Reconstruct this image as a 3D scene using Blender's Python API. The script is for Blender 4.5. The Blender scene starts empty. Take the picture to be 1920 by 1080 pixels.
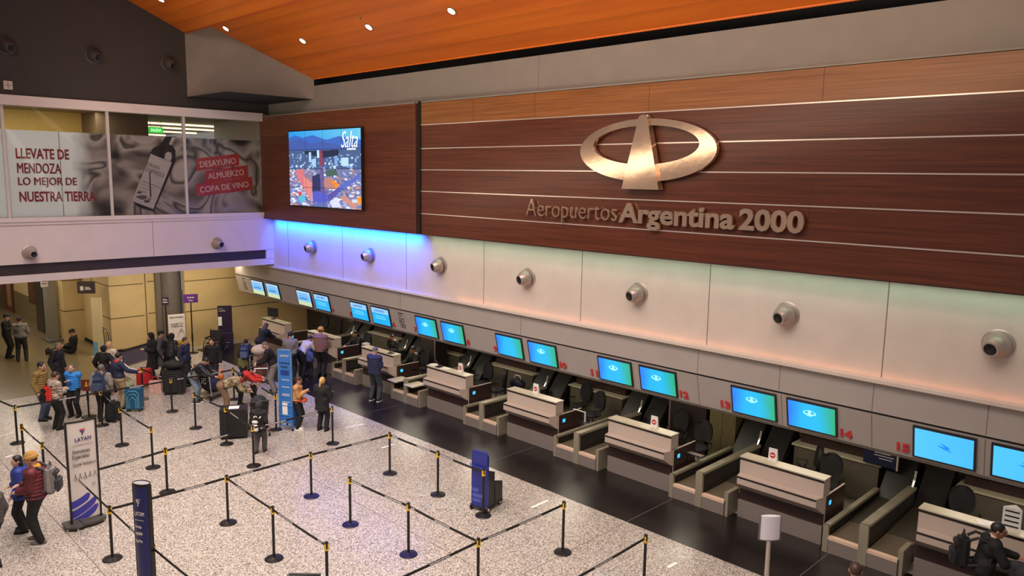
import bpy, bmesh, math, random
from mathutils import Vector, Matrix
random.seed(7)
SC = bpy.context.scene
COL = SC.collection
R = math.radians

# ------------------------------------------------------------------ camera
CAM_H = 7.0
FPX = 1443.57
_yaw, _pit, _rol = R(45.156), R(-8.218), R(0.9107)
_f = Vector((math.sin(_yaw)*math.cos(_pit), math.cos(_yaw)*math.cos(_pit), math.sin(_pit)))
_r0 = Vector((math.cos(_yaw), -math.sin(_yaw), 0))
_u0 = _r0.cross(_f)
_r = math.cos(_rol)*_r0 + math.sin(_rol)*_u0
_u = -math.sin(_rol)*_r0 + math.cos(_rol)*_u0
CAMPOS = Vector((0, 0, CAM_H))
cd = bpy.data.cameras.new('camera'); cam = bpy.data.objects.new('camera', cd); COL.objects.link(cam)
cd.sensor_width = 36.0; cd.lens = FPX/1920*36.0; cd.clip_end = 300
cam.matrix_world = Matrix(((_r.x, _u.x, -_f.x, 0), (_r.y, _u.y, -_f.y, 0), (_r.z, _u.z, -_f.z, CAM_H), (0, 0, 0, 1)))
SC.camera = cam

# ------------------------------------------------------------------ world, lights, exposure
SC.view_settings.view_transform = 'Standard'; SC.view_settings.look = 'None'
SC.view_settings.gamma = 1.0; SC.view_settings.use_curve_mapping = False
SC.view_settings.exposure = -0.12
wd = bpy.data.worlds.new('hall_air'); SC.world = wd; wd.use_nodes = True
bgn = wd.node_tree.nodes['Background']; bgn.inputs[0].default_value = (1.0, 0.90, 0.84, 1); bgn.inputs[1].default_value = 0.24

def area(name, loc, tgt, sx, sy, power, col=(1, .89, .81), spread=180):
    l = bpy.data.lights.new(name, 'AREA'); l.shape = 'RECTANGLE'; l.size = sx; l.size_y = sy
    l.energy = power; l.color = col; l.spread = R(spread)
    o = bpy.data.objects.new(name, l); COL.objects.link(o); o.location = loc
    d = (Vector(tgt)-Vector(loc)).normalized()
    z = -d; y = Vector((0, 1, 0)); y = (y-z*y.dot(z)).normalized(); x = y.cross(z)
    o.rotation_euler = Matrix(((x.x, y.x, z.x), (x.y, y.y, z.y), (x.z, y.z, z.z))).to_euler()
    return o
# hall lamps high in the hall (over the queue, in front of the sign wall, behind the camera)
area('hall_lamp', (6.0, 17, 12.4), (6.5, 17, 0), 4, 12, 800, spread=105)
area('hall_lamp', (5.5, 6, 12.5), (6.5, 7, 0), 4, 10, 740, spread=105)
area('hall_lamp', (0, 12, 13.5), (10, 17, 2), 4, 10, 480, spread=110)
area('wall_washer', (8.6, 7, 11.6), (13.9, 7, 5), 1.0, 14, 200, (1, .80, .62))
# uplights that graze the timber ceiling
area('ceiling_uplight', (9.5, 12, 7.6), (12.4, 13, 11), 1.0, 20, 270, (1, .84, .62))
area('ceiling_uplight', (8.0, 22, 8.6), (10.5, 23, 12), 1.0, 6, 50, (1, .84, .62))
# lamps in the soffit below the gallery
area('soffit_lamp', (11.0, 28.6, 3.6), (11.2, 29.6, 0), 3, .4, 150, (1, .85, .62))
area('soffit_lamp', (14.8, 29.2, 3.5), (14.8, 29.9, 0), 3, .4, 80, (1, .85, .62))
area('soffit_lamp', (7.3, 33.0, 3.6), (7.9, 33, 0), 1.0, 8, 150, (1, .86, .66))
area('soffit_lamp', (7.0, 41.0, 3.6), (7.8, 41, 0), 1.0, 8, 130, (1, .86, .66))
# led strips below the timber cladding and on the ledge over the fascia
area('led_strip_blue', (13.70, 21.8, 5.35), (13.90, 21.8, 5.0), .08, 8.6, 950, (.0, .07, 1.0), 120)
area('led_strip_white', (13.70, 6.5, 5.35), (13.90, 6.5, 5.0), .08, 21.2, 50, (.62, 1.0, .74), 120)
area('led_strip_orange', (13.84, 6.0, 3.60), (13.93, 6.0, 3.9), .04, 20, 9, (1, .36, .16))

# ------------------------------------------------------------------ pixel rays of the photograph -> places in the hall
def ray(px, py):
    return _r*(px-960) - _u*(py-540) + _f*FPX
def fl(px, py, z=0.0):
    d = ray(px, py); return CAMPOS + d*((z-CAM_H)/d.z)
def wx(px, py, X):
    d = ray(px, py); return CAMPOS + d*(X/d.x)
def wy(px, py, Y):
    d = ray(px, py); return CAMPOS + d*(Y/d.y)

# ------------------------------------------------------------------ materials
def s2l(c):
    return tuple((v/255/12.92 if v/255 <= .04045 else ((v/255+.055)/1.055)**2.4) for v in c)
MATS = {}
def M(name, rgb, rough=.5, metal=0.0, var=.10, scale=18.0, bump=0.0, bscale=60.0, emit=0.0, spec=.5, stretch=None, alpha=None):
    """procedural surface: a base colour mottled by noise, optional bump and glow. rgb in sRGB 0-255"""
    if name in MATS: return MATS[name]
    m = bpy.data.materials.new(name); m.use_nodes = True; nt = m.node_tree; b = nt.nodes['Principled BSDF']
    c = s2l(rgb); b.inputs['Roughness'].default_value = rough; b.inputs['Metallic'].default_value = metal
    b.inputs['Specular IOR Level'].default_value = spec
    tc = nt.nodes.new('ShaderNodeTexCoord'); src = tc.outputs['Object']
    if stretch:
        mp = nt.nodes.new('ShaderNodeMapping'); mp.inputs['Scale'].default_value = stretch
        nt.links.new(src, mp.inputs[0]); src = mp.outputs[0]
    if var > 0:
        n = nt.nodes.new('ShaderNodeTexNoise'); n.inputs['Scale'].default_value = scale; n.inputs['Detail'].default_value = 4
        nt.links.new(src, n.inputs['Vector'])
        r = nt.nodes.new('ShaderNodeValToRGB')
        r.color_ramp.elements[0].position = .3; r.color_ramp.elements[1].position = .7
        r.color_ramp.elements[0].color = tuple(v*(1-var) for v in c)+(1,)
        r.color_ramp.elements[1].color = tuple(min(1, v*(1+var)) for v in c)+(1,)
        nt.links.new(n.outputs['Fac'], r.inputs[0]); nt.links.new(r.outputs[0], b.inputs['Base Color'])
    else:
        b.inputs['Base Color'].default_value = c+(1,)
    if bump > 0:
        n2 = nt.nodes.new('ShaderNodeTexNoise'); n2.inputs['Scale'].default_value = bscale; n2.inputs['Detail'].default_value = 3
        nt.links.new(src, n2.inputs['Vector'])
        bp = nt.nodes.new('ShaderNodeBump'); bp.inputs['Strength'].default_value = bump; bp.inputs['Distance'].default_value = .02
        nt.links.new(n2.outputs['Fac'], bp.inputs['Height']); nt.links.new(bp.outputs[0], b.inputs['Normal'])
    if emit > 0:
        b.inputs['Emission Color'].default_value = c+(1,); b.inputs['Emission Strength'].default_value = emit
    MATS[name] = m; return m

def wood(name, dark, light, axis='Y', rough=.32, zscale=26, long=.35, joint=None):
    m = bpy.data.materials.new(name); m.use_nodes = True; nt = m.node_tree; b = nt.nodes['Principled BSDF']
    tc = nt.nodes.new('ShaderNodeTexCoord'); mp = nt.nodes.new('ShaderNodeMapping')
    mp.inputs['Scale'].default_value = (zscale, long, zscale)
    nt.links.new(tc.outputs['Object'], mp.inputs[0])
    n = nt.nodes.new('ShaderNodeTexNoise'); n.inputs['Scale'].default_value = 1.0; n.inputs['Detail'].default_value = 6; n.inputs['Roughness'].default_value = .65
    nt.links.new(mp.outputs[0], n.inputs['Vector'])
    r = nt.nodes.new('ShaderNodeValToRGB'); r.color_ramp.elements[0].position = .32; r.color_ramp.elements[1].position = .70
    r.color_ramp.elements[0].color = s2l(dark)+(1,); r.color_ramp.elements[1].color = s2l(light)+(1,)
    nt.links.new(n.outputs['Fac'], r.inputs[0]); nt.links.new(r.outputs[0], b.inputs['Base Color'])
    b.inputs['Roughness'].default_value = rough
    MATS[name] = m; return m

def brushed(name, rgb, rough=.34, metal=.45, sc=(4, 4, 160)):
    return M(name, rgb, rough, metal, var=.16, scale=1.0, stretch=sc)

def terrazzo():
    m = bpy.data.materials.new('speckled_granite_tile'); m.use_nodes = True; nt = m.node_tree; b = nt.nodes['Principled BSDF']
    tc = nt.nodes.new('ShaderNodeTexCoord'); P = tc.outputs['Object']
    v = nt.nodes.new('ShaderNodeTexVoronoi'); v.inputs['Scale'].default_value = 62; nt.links.new(P, v.inputs['Vector'])
    sep = nt.nodes.new('ShaderNodeSeparateColor'); nt.links.new(v.outputs['Color'], sep.inputs[0])
    r = nt.nodes.new('ShaderNodeValToRGB'); cr = r.color_ramp; cr.interpolation = 'CONSTANT'
    cols = [(0, (92, 84, 79)), (.11, (130, 120, 113)), (.28, (164, 154, 145)), (.55, (188, 179, 169)), (.82, (214, 206, 196))]
    cr.elements[0].position = 0; cr.elements[0].color = s2l(cols[0][1])+(1,)
    cr.elements[1].position = cols[1][0]; cr.elements[1].color = s2l(cols[1][1])+(1,)
    for p, c in cols[2:]:
        e = cr.elements.new(p); e.color = s2l(c)+(1,)
    nt.links.new(sep.outputs[0], r.inputs[0])
    n = nt.nodes.new('ShaderNodeTexNoise'); n.inputs['Scale'].default_value = .45; n.inputs['Detail'].default_value = 3; nt.links.new(P, n.inputs['Vector'])
    r2 = nt.nodes.new('ShaderNodeValToRGB'); r2.color_ramp.elements[0].color = (.86, .84, .84, 1); r2.color_ramp.elements[1].color = (1, .99, .98, 1)
    nt.links.new(n.outputs['Fac'], r2.inputs[0])
    mx = nt.nodes.new('ShaderNodeMix'); mx.data_type = 'RGBA'; mx.blend_type = 'MULTIPLY'; mx.inputs['Factor'].default_value = 1
    nt.links.new(r.outputs[0], mx.inputs[6]); nt.links.new(r2.outputs[0], mx.inputs[7])
    # thin joints between the big slabs
    sx = nt.nodes.new('ShaderNodeSeparateXYZ'); nt.links.new(P, sx.inputs[0])
    masks = []
    for out, off, per in ((sx.outputs[0], 8.86, 4.9), (sx.outputs[1], 8.86, 9.72)):
        a = nt.nodes.new('ShaderNodeMath'); a.operation = 'SUBTRACT'; nt.links.new(out, a.inputs[0]); a.inputs[1].default_value = off - per*.5
        w = nt.nodes.new('ShaderNodeMath'); w.operation = 'WRAP'; nt.links.new(a.outputs[0], w.inputs[0]); w.inputs[1].default_value = 0; w.inputs[2].default_value = per
        d = nt.nodes.new('ShaderNodeMath'); d.operation = 'SUBTRACT'; nt.links.new(w.outputs[0], d.inputs[0]); d.inputs[1].default_value = per*.5
        ab = nt.nodes.new('ShaderNodeMath'); ab.operation = 'ABSOLUTE'; nt.links.new(d.outputs[0], ab.inputs[0])
        lt = nt.nodes.new('ShaderNodeMath'); lt.operation = 'LESS_THAN'; nt.links.new(ab.outputs[0], lt.inputs[0]); lt.inputs[1].default_value = .007
        masks.append(lt)
    mm = nt.nodes.new('ShaderNodeMath'); mm.operation = 'MAXIMUM'; nt.links.new(masks[0].outputs[0], mm.inputs[0]); nt.links.new(masks[1].outputs[0], mm.inputs[1])
    mj = nt.nodes.new('ShaderNodeMix'); mj.data_type = 'RGBA'; nt.links.new(mm.outputs[0], mj.inputs['Factor'])
    nt.links.new(mx.outputs[2], mj.inputs[6]); mj.inputs[7].default_value = s2l((104, 92, 84))+(1,)
    nt.links.new(mj.outputs[2], b.inputs['Base Color']); b.inputs['Roughness'].default_value = .24; b.inputs['Specular IOR Level'].default_value = .45
    MATS['terrazzo'] = m; return m

def glass():
    m = bpy.data.materials.new('window_glass'); m.use_nodes = True; nt = m.node_tree
    nt.nodes.remove(nt.nodes['Principled BSDF']); out = nt.nodes['Material Output']
    t = nt.nodes.new('ShaderNodeBsdfTransparent'); t.inputs[0].default_value = (.985, .99, .985, 1)
    g = nt.nodes.new('ShaderNodeBsdfGlossy'); g.inputs['Roughness'].default_value = .02
    n = nt.nodes.new('ShaderNodeTexNoise'); n.inputs['Scale'].default_value = 2
    fr = nt.nodes.new('ShaderNodeFresnel'); fr.inputs[0].default_value = 1.22
    mx = nt.nodes.new('ShaderNodeMixShader'); nt.links.new(fr.outputs[0], mx.inputs[0]); nt.links.new(t.outputs[0], mx.inputs[1]); nt.links.new(g.outputs[0], mx.inputs[2])
    nt.links.new(mx.outputs[0], out.inputs[0]); MATS['glass'] = m; return m

# ------------------------------------------------------------------ mesh kit
class MB:
    def __init__(s): s.bm = bmesh.new()
    def _mi(s, faces, mi):
        for f in faces: f.material_index = mi
    def box(s, x0, x1, y0, y1, z0, z1, mi=0):
        v = [s.bm.verts.new(p) for p in ((x0, y0, z0), (x1, y0, z0), (x1, y1, z0), (x0, y1, z0), (x0, y0, z1), (x1, y0, z1), (x1, y1, z1), (x0, y1, z1))]
        s._mi([s.bm.faces.new([v[i] for i in q]) for q in ((3, 2, 1, 0), (4, 5, 6, 7), (0, 1, 5, 4), (1, 2, 6, 5), (2, 3, 7, 6), (3, 0, 4, 7))], mi); return s
    def hexa(s, b, t, mi=0):
        v = [s.bm.verts.new(p) for p in list(b)+list(t)]; n = len(b)
        fs = [s.bm.faces.new(v[:n][::-1]), s.bm.faces.new(v[n:])]
        for i in range(n):
            j = (i+1) % n; fs.append(s.bm.faces.new((v[i], v[j], v[n+j], v[n+i])))
        s._mi(fs, mi); return s
    def prism(s, pts, axis, d0, d1, mi=0):
        f = {'x': lambda a, b, d: (d, a, b), 'y': lambda a, b, d: (a, d, b), 'z': lambda a, b, d: (a, b, d)}[axis]
        return s.hexa([f(a, b, d0) for a, b in pts], [f(a, b, d1) for a, b in pts], mi)
    def slab(s, pts, off, mi=0):
        o = Vector(off); return s.hexa(pts, [Vector(p)+o for p in pts], mi)
    def quad(s, pts, mi=0):
        s._mi([s.bm.faces.new([s.bm.verts.new(p) for p in pts])], mi); return s
    def rings(s, rings, cap=True, mi=0, closed=False):
        vs = [[s.bm.verts.new(p) for p in r] for r in rings]; n = len(vs[0]); fs = []
        rng = range(len(vs)) if closed else range(len(vs)-1)
        for k in rng:
            A, B = vs[k], vs[(k+1) % len(vs)]
            for i in range(n):
                j = (i+1) % n; fs.append(s.bm.faces.new((A[i], A[j], B[j], B[i])))
        if cap and not closed:
            fs.append(s.bm.faces.new(vs[0][::-1])); fs.append(s.bm.faces.new(vs[-1]))
        s._mi(fs, mi); return s
    def cyl(s, p0, p1, r0, r1=None, n=12, mi=0):
        p0, p1 = Vector(p0), Vector(p1); r1 = r0 if r1 is None else r1
        return s.rings([s._circ(p0, p1-p0, r0, n), s._circ(p1, p1-p0, r1, n)], True, mi)
    def _circ(s, c, d, r, n, ref=None):
        d = Vector(d).normalized(); a = Vector((0, 0, 1)) if abs(d.z) < .9 else Vector((1, 0, 0))
        u = d.cross(a).normalized(); w = d.cross(u)
        return [c + u*(r*math.cos(2*math.pi*i/n)) + w*(r*math.sin(2*math.pi*i/n)) for i in range(n)]
    def tube(s, pts, r, n=8, mi=0, closed=False):
        pts = [Vector(p) for p in pts]; rs = []; N = len(pts)
        d0 = (pts[1]-pts[0]).normalized(); a = Vector((0, 0, 1)) if abs(d0.z) < .9 else Vector((1, 0, 0)); u = d0.cross(a).normalized()
        for i, p in enumerate(pts):
            if closed: d = pts[(i+1) % N]-pts[i-1]
            else: d = pts[min(i+1, N-1)]-pts[max(i-1, 0)]
            d.normalize(); u = (u-d*u.dot(d)).normalized(); w = d.cross(u)
            rr = r[i] if isinstance(r, (list, tuple)) else r
            rs.append([p+u*(rr*math.cos(2*math.pi*k/n))+w*(rr*math.sin(2*math.pi*k/n)) for k in range(n)])
        return s.rings(rs, True, mi, closed)
    def lathe(s, prof, c=(0, 0, 0), n=20, mi=0, axis='z'):
        c = Vector(c); f = {'z': lambda r, h, a: (r*math.cos(a), r*math.sin(a), h), 'x': lambda r, h, a: (h, r*math.cos(a), r*math.sin(a)), 'y': lambda r, h, a: (r*math.sin(a), h, r*math.cos(a))}[axis]
        return s.rings([[c+Vector(f(max(r, 1e-4), h, 2*math.pi*i/n)) for i in range(n)] for r, h in prof], True, mi)
    def ell(s, c, r, n=14, m=9, mi=0, rot=None):
        c = Vector(c); rs = []
        for k in range(m+1):
            t = -math.pi/2+math.pi*k/m; cr = max(math.cos(t), 1e-3)
            ring = []
            for i in range(n):
                a = 2*math.pi*i/n; p = Vector((r[0]*cr*math.cos(a), r[1]*cr*math.sin(a), r[2]*math.sin(t)))
                if rot is not None: p = rot @ p
                ring.append(c+p)
            rs.append(ring)
        return s.rings(rs, True, mi)
    def cap(s, p0, p1, r0, r1=None, n=12, mi=0):
        """tapered capsule"""
        p0, p1 = Vector(p0), Vector(p1); r1 = r0 if r1 is None else r1
        d = p1-p0
        if d.length < 1e-5: d = Vector((0, 0, 1e-3)); p1 = p0+d
        e = d.normalized(); rs = []
        for k in range(1, 5):
            t = -math.pi/2*(1-k/4); rs.append(s._circ(p0+e*(r0*math.sin(t)), d, max(r0*math.cos(t), 1e-3), n))
        for k in range(0, 4):
            t = math.pi/2*k/4; rs.append(s._circ(p1+e*(r1*math.sin(t)), d, max(r1*math.cos(t), 1e-3), n))
        return s.rings(rs, True, mi)
    def xf(s, mat):
        bmesh.ops.transform(s.bm, matrix=mat, verts=s.bm.verts); return s
    def mesh(s, name, mats, smooth=True, ang=38, bev=0):
        if bev: bmesh.ops.bevel(s.bm, geom=s.bm.edges[:], offset=bev, segments=2, affect='EDGES', clamp_overlap=True)
        bmesh.ops.recalc_face_normals(s.bm, faces=s.bm.faces)
        me = bpy.data.meshes.new(name); s.bm.to_mesh(me); s.bm.free()
        for m in (mats if isinstance(mats, (list, tuple)) else [mats]): me.materials.append(m)
        if smooth:
            me.shade_smooth(); me.set_sharp_from_angle(angle=R(ang))
        return me
    def build(s, name, mats, parent=None, smooth=True, ang=38, bev=0):
        o = bpy.data.objects.new(name, s.mesh(name, mats, smooth, ang, bev)); COL.objects.link(o)
        if parent is not None: o.parent = parent
        return o

def root(name, label, cat, loc=(0, 0, 0), rz=0.0, group=None):
    o = bpy.data.objects.new(name, None); COL.objects.link(o); o.location = loc; o.rotation_euler = (0, 0, rz); o.empty_display_size = .1
    return tag(o, label, cat, group)
def tag(o, label, cat, group=None):
    o['label'] = label; o['category'] = cat
    if group: o['group'] = group
    return o
def struct(o):
    o['kind'] = 'structure'; return o
def dup(src, loc=None, rz=None, label=None):
    def rec(o, par):
        c = o.copy(); COL.objects.link(c)
        if par is not None: c.parent = par
        for ch in o.children: rec(ch, c)
        return c
    c = rec(src, None)
    if loc is not None: c.location = loc
    if rz is not None: c.rotation_euler = (0, 0, rz)
    if label: c['label'] = label
    return c

def text_mesh(body, w=None, h=None, bold=0.0, ext=.004, shear=0.0, space=1.0):
    fat = bold if ('M' in body and bold > 0) else 0
    if fat: bold = 0.0
    """flat lettering as a mesh, lower left corner at 0,0, fitted to w x h"""
    cu = bpy.data.curves.new('lettering', 'FONT'); cu.body = body; cu.size = 1; cu.extrude = .02; cu.offset = bold; cu.shear = shear
    cu.resolution_u = 3; cu.space_character = space
    o = bpy.data.objects.new('lettering', cu)
    me = bpy.data.meshes.new_from_object(o)
    bpy.data.objects.remove(o); bpy.data.curves.remove(cu)
    if fat:      # letters with sharp inner corners are thickened by side steps
        bm = bmesh.new(); bm.from_mesh(me); g = bm.verts[:]+bm.edges[:]+bm.faces[:]
        for k in (-1, 1):
            d = bmesh.ops.duplicate(bm, geom=g)
            bmesh.ops.translate(bm, verts=[v for v in d['geom'] if isinstance(v, bmesh.types.BMVert)], vec=(k*fat, k*fat*.5, .0015+.0015*k))
        bm.to_mesh(me); bm.free()
    xs = [v.co.x for v in me.vertices]; ys = [v.co.y for v in me.vertices]
    x0, x1, y0, y1 = min(xs), max(xs), min(ys), max(ys)
    sx = (w/(x1-x0)) if w else None; sy = (h/(y1-y0)) if h else None
    if sx is None: sx = sy
    if sy is None: sy = sx
    for v in me.vertices:
        v.co.x = (v.co.x-x0)*sx; v.co.y = (v.co.y-y0)*sy; v.co.z = (v.co.z/.02)*ext
    return me
def text(name, body, org, xd, yd, w=None, h=None, mat=None, parent=None, bold=0.0, ext=.004, shear=0.0, space=1.0, lift=.003):
    me = text_mesh(body, w, h, bold, ext, shear, space)
    xd = Vector(xd).normalized(); yd = Vector(yd).normalized(); zd = xd.cross(yd); o = Vector(org)+zd*(ext+lift)
    me.transform(Matrix(((xd.x, yd.x, zd.x, o.x), (xd.y, yd.y, zd.y, o.y), (xd.z, yd.z, zd.z, o.z), (0, 0, 0, 1))))
    if mat: me.materials.clear(); me.materials.append(mat)
    me.name = name
    ob = bpy.data.objects.new(name, me); COL.objects.link(ob)
    if parent is not None: ob.parent = parent
    return ob
# lettering frames: on the sign wall (faces -X) and on the gallery (faces -Y)
WXD, WYD = (0, -1, 0), (0, 0, 1)
GXD, GYD = (1, 0, 0), (0, 0, 1)
# ================================================================== SETTING
W = 13.92        # plane of the white sign wall
WX = 13.55       # face of the timber cladding
YB = 26.30       # face of the gallery
KF = WX/13.75; ZT = 8.975
m_floor = terrazzo(); m_glass = glass()
m_stone = M('black_stone_strip', (27, 22, 22), .28, 0, .25, 3, 0, spec=.4)
m_olive = M('olive_granite', (126, 112, 84), .22, 0, .35, 30, spec=.5)
m_white = M('white_wall_paint', (208, 191, 181), .55, 0, .04, 2)
m_beam = M('white_gallery_paint', (222, 206, 204), .5, 0, .03, 2)
m_greyw = M('grey_wall_paint', (140, 130, 122), .7, 0, .05, 2)
m_greyd = M('dark_grey_wall_paint', (58, 50, 49), .7, 0, .05, 1.5)
m_bulk = M('grey_fascia_panel', (166, 155, 149), .45, 0, .03, 2)
m_gap = M('black_recess', (18, 16, 18), .8, 0, .1, 5)
m_seam = M('seam_grey', (120, 104, 96), .7, 0, .1, 8)
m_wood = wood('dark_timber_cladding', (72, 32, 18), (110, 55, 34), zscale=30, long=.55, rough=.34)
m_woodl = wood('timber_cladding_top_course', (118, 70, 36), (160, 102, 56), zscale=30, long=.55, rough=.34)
m_ceil = wood('orange_timber_ceiling', (186, 88, 14), (216, 114, 26), zscale=1.6, long=.12, rough=.42)
def plank_lines(m, per):
    nt = m.node_tree; b = nt.nodes['Principled BSDF']; src = b.inputs['Base Color'].links[0].from_socket
    tc = nt.nodes.new('ShaderNodeTexCoord'); sp = nt.nodes.new('ShaderNodeSeparateXYZ'); nt.links.new(tc.outputs['Object'], sp.inputs[0])
    fr = nt.nodes.new('ShaderNodeMath'); fr.operation = 'WRAP'; fr.inputs[1].default_value = 0; fr.inputs[2].default_value = per; nt.links.new(sp.outputs[0], fr.inputs[0])
    r = nt.nodes.new('ShaderNodeMapRange'); r.inputs[1].default_value = 0; r.inputs[2].default_value = per*.35; r.inputs[3].default_value = .80; r.inputs[4].default_value = 1.0; nt.links.new(fr.outputs[0], r.inputs[0])
    mx = nt.nodes.new('ShaderNodeMix'); mx.data_type = 'RGBA'; mx.blend_type = 'MULTIPLY'; mx.inputs['Factor'].default_value = 1; nt.links.new(src, mx.inputs[6]); nt.links.new(r.outputs[0], mx.inputs[7])
    nt.links.new(mx.outputs[2], b.inputs['Base Color'])
plank_lines(m_ceil, .42)
m_ceil2 = m_ceil
m_alu = M('polished_aluminium_trim', (235, 215, 205), .25, .6, .05, 4)
m_yel = M('yellow_wall_panel', (204, 178, 128), .5, 0, .05, 2)
m_yjoint = M('yellow_wall_joint', (80, 62, 34), .8, 0, .1, 5)
m_gran = M('grey_granite_column', (104, 96, 94), .4, 0, .35, 34)
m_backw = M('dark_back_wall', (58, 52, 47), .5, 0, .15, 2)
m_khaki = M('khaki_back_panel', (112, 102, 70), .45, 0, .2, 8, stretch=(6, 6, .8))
m_frame = M('white_window_frame', (214, 204, 200), .4, .2, .04, 4)

MB().box(-14, 18.4, -6, 27.0, -.3, 0).build('floor', m_floor, smooth=False); struct(bpy.data.objects['floor'])
struct(MB().box(-14, 18.4, 27.0, 52, -.3, 0).build('floor_under_gallery', m_olive, smooth=False))
struct(MB().box(8.95, 18.4, 27.0, 31.5, -.02, .003).build('floor_by_counters', m_floor, smooth=False))
struct(MB().box(12.37, 14.4, -6, 30, -.02, .004).build('floor_strip', m_stone, smooth=False))
j = MB()
for y in (8.86, 18.56, 5.4, 13.2, 23.4): j.box(12.37, 14.2, y-.008, y+.008, 0, .0052)
struct(j.build('trim_1', M('strip_joint', (96, 86, 80), .5), smooth=False))

# white wall with panel seams
struct(MB().box(W, W+.25, -4, 31.0, 3.56, 9.86).build('wall_right', m_white, smooth=False))
sm = MB()
for y in (26.38, 25.26, 21.71, 18.29, 14.91, 11.53, 8.14, 4.67, 1.2): sm.box(W-.004, W+.01, y-.008, y+.008, 3.62, 5.4)
struct(sm.build('trim_2', m_seam, smooth=False))
struct(MB().box(W-.10, W+.02, -4, 29.4, 3.52, 3.58).build('trim_3', m_white, smooth=False, bev=0))
# grey wall above the cladding
struct(MB().box(W-.06, W+.02, -4, 26.5, 8.9, 9.88).build('wall_right_upper', m_greyw, smooth=False))
s2 = MB()
for y in (13.0, 2.6): s2.box(W-.064, W-.05, y-.006, y+.006, 9.03, 9.86)
struct(s2.build('trim_4', m_seam, smooth=False))
struct(MB().box(W-.03, W+1.2, -4, 24, 9.87, 9.885).box(W-.05, W+1.2, 23.26, 23.5, 9.8, 10.4).box(W+.6, W+.7, -4, 24, 9.88, 11).build('trim_5', m_gap, smooth=False))
struct(MB().box(WX-.005, W, -4, 26.5, ZT, ZT+.03).build('trim_6', m_greyw, smooth=False))

# timber cladding : short bay with the video wall, long bay with grooves
ZB = 5.37
def clad(name, y0, y1, z0, z1, mat):
    return struct(MB().box(WX, W-.01, y0, y1, z0, z1).build(name, mat, smooth=False))
zg = [7+(z-7)*KF for z in (8.395, 7.745, 7.155, 6.555, 5.925)]

zgs = [ZB]+zg[::-1]+[ZT]
zgs = sorted(zgs)
for i in range(len(zgs)-1):
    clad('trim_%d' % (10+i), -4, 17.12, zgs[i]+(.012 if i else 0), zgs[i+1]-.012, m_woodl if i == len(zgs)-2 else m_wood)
gr = MB()
for z in zg: gr.box(WX-.006, W-.02, -4, 17.12, z-.012, z+.012)
struct(gr.build('trim_20', m_alu, smooth=False))
vb = MB()
for i, (y, z0, z1) in enumerate([(13.0, 8.42, 9.0), (9.7, 8.42, 9.0), (6.0, 8.42, 9.0), (2.6, 8.42, 9.0), (15.2, 8.42, 9.), (9.62, ZB, 5.9), (6.1, ZB, 7.1), (2.7, ZB, 7.1), (13.1, ZB, 5.9)]):
    vb.box(WX-.002, WX+.01, y*KF-.004, y*KF+.004, 7+(z0-7)*KF, 7+(z1-7)*KF)
struct(vb.build('trim_21', M('timber_joint', (70, 34, 22), .6), smooth=False))
clad('trim_22', 17.38, 26.4, ZB, 8.27, m_wood)
clad('trim_23', 17.38, 26.4, 8.274, ZT, wood('timber_cladding_painted_light', (86, 42, 22), (124, 70, 42), zscale=30, long=.55, rough=.34))  # ceiling light on the top of this bay painted in as lighter timber
struct(MB().box(WX-.05, W, 17.12, 17.20, ZB, 9.02).build('trim_24', m_gap, smooth=False))
struct(MB().box(WX+.06, W, 17.20, 17.38, ZB, 9.02).build('trim_25', m_gap, smooth=False))
struct(MB().box(WX-.012, W, 17.36, 17.39, ZB, 9.02).build('trim_26', M('brown_edge', (110, 66, 46), .4), smooth=False))
struct(MB().box(WX, W, -4, 26.4, ZB-.02, ZB).build('trim_27', M('cladding_underside', (40, 26, 22), .6), smooth=False))

# grey fascia over the counters : upright course, black shadow gap, course leaning inwards
zG = 2.955
struct(MB().box(W, W+.2, -4, 29.57, zG+.02, 3.52).build('wall_right_fascia', m_bulk, smooth=False))
struct(MB().box(W+.02, W+.2, -4, 29.57, zG-.02, zG+.02).build('trim_30', m_gap, smooth=False))
struct(MB().prism([(W, zG-.02), (W+.155, 2.27), (W+.24, 2.25), (W+.30, zG-.02)], 'y', -4, 29.57).build('wall_right_fascia_lower', m_bulk, smooth=False))
bs = MB()
for y in (8.32, 6.52, 4.78, 3.0, 13.5, 18.6): bs.box(W-.003, W+.01, y-.006, y+.006, zG+.03, 3.5)
struct(bs.build('trim_31', m_seam, smooth=False))
bs = MB()
for y in (8.32, 4.78, 6.47, 3.0): bs.slab([(W-.003, y-.006, zG-.03), (W+.15, y-.006, 2.28), (W+.15, y+.006, 2.28), (W-.003, y+.006, zG-.03)], (.004, 0, 0))
struct(bs.build('trim_32', m_seam, smooth=False))
# curved soffit behind it
prof = [(W+.20, 2.25), (W+.45, 2.12), (W+.9, 2.10), (18.3, 2.35), (18.3, 3.5), (W+.2, 3.5)]
struct(MB().prism(prof, 'y', -4, 29.57).build('ceiling_over_counters', m_bulk, smooth=False))
# back wall behind the counters
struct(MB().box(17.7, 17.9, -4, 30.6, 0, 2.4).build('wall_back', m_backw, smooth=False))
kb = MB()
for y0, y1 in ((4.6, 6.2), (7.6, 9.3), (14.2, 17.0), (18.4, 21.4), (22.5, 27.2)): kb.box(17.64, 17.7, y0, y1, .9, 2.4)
struct(kb.build('trim_33', m_khaki, smooth=False))

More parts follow.
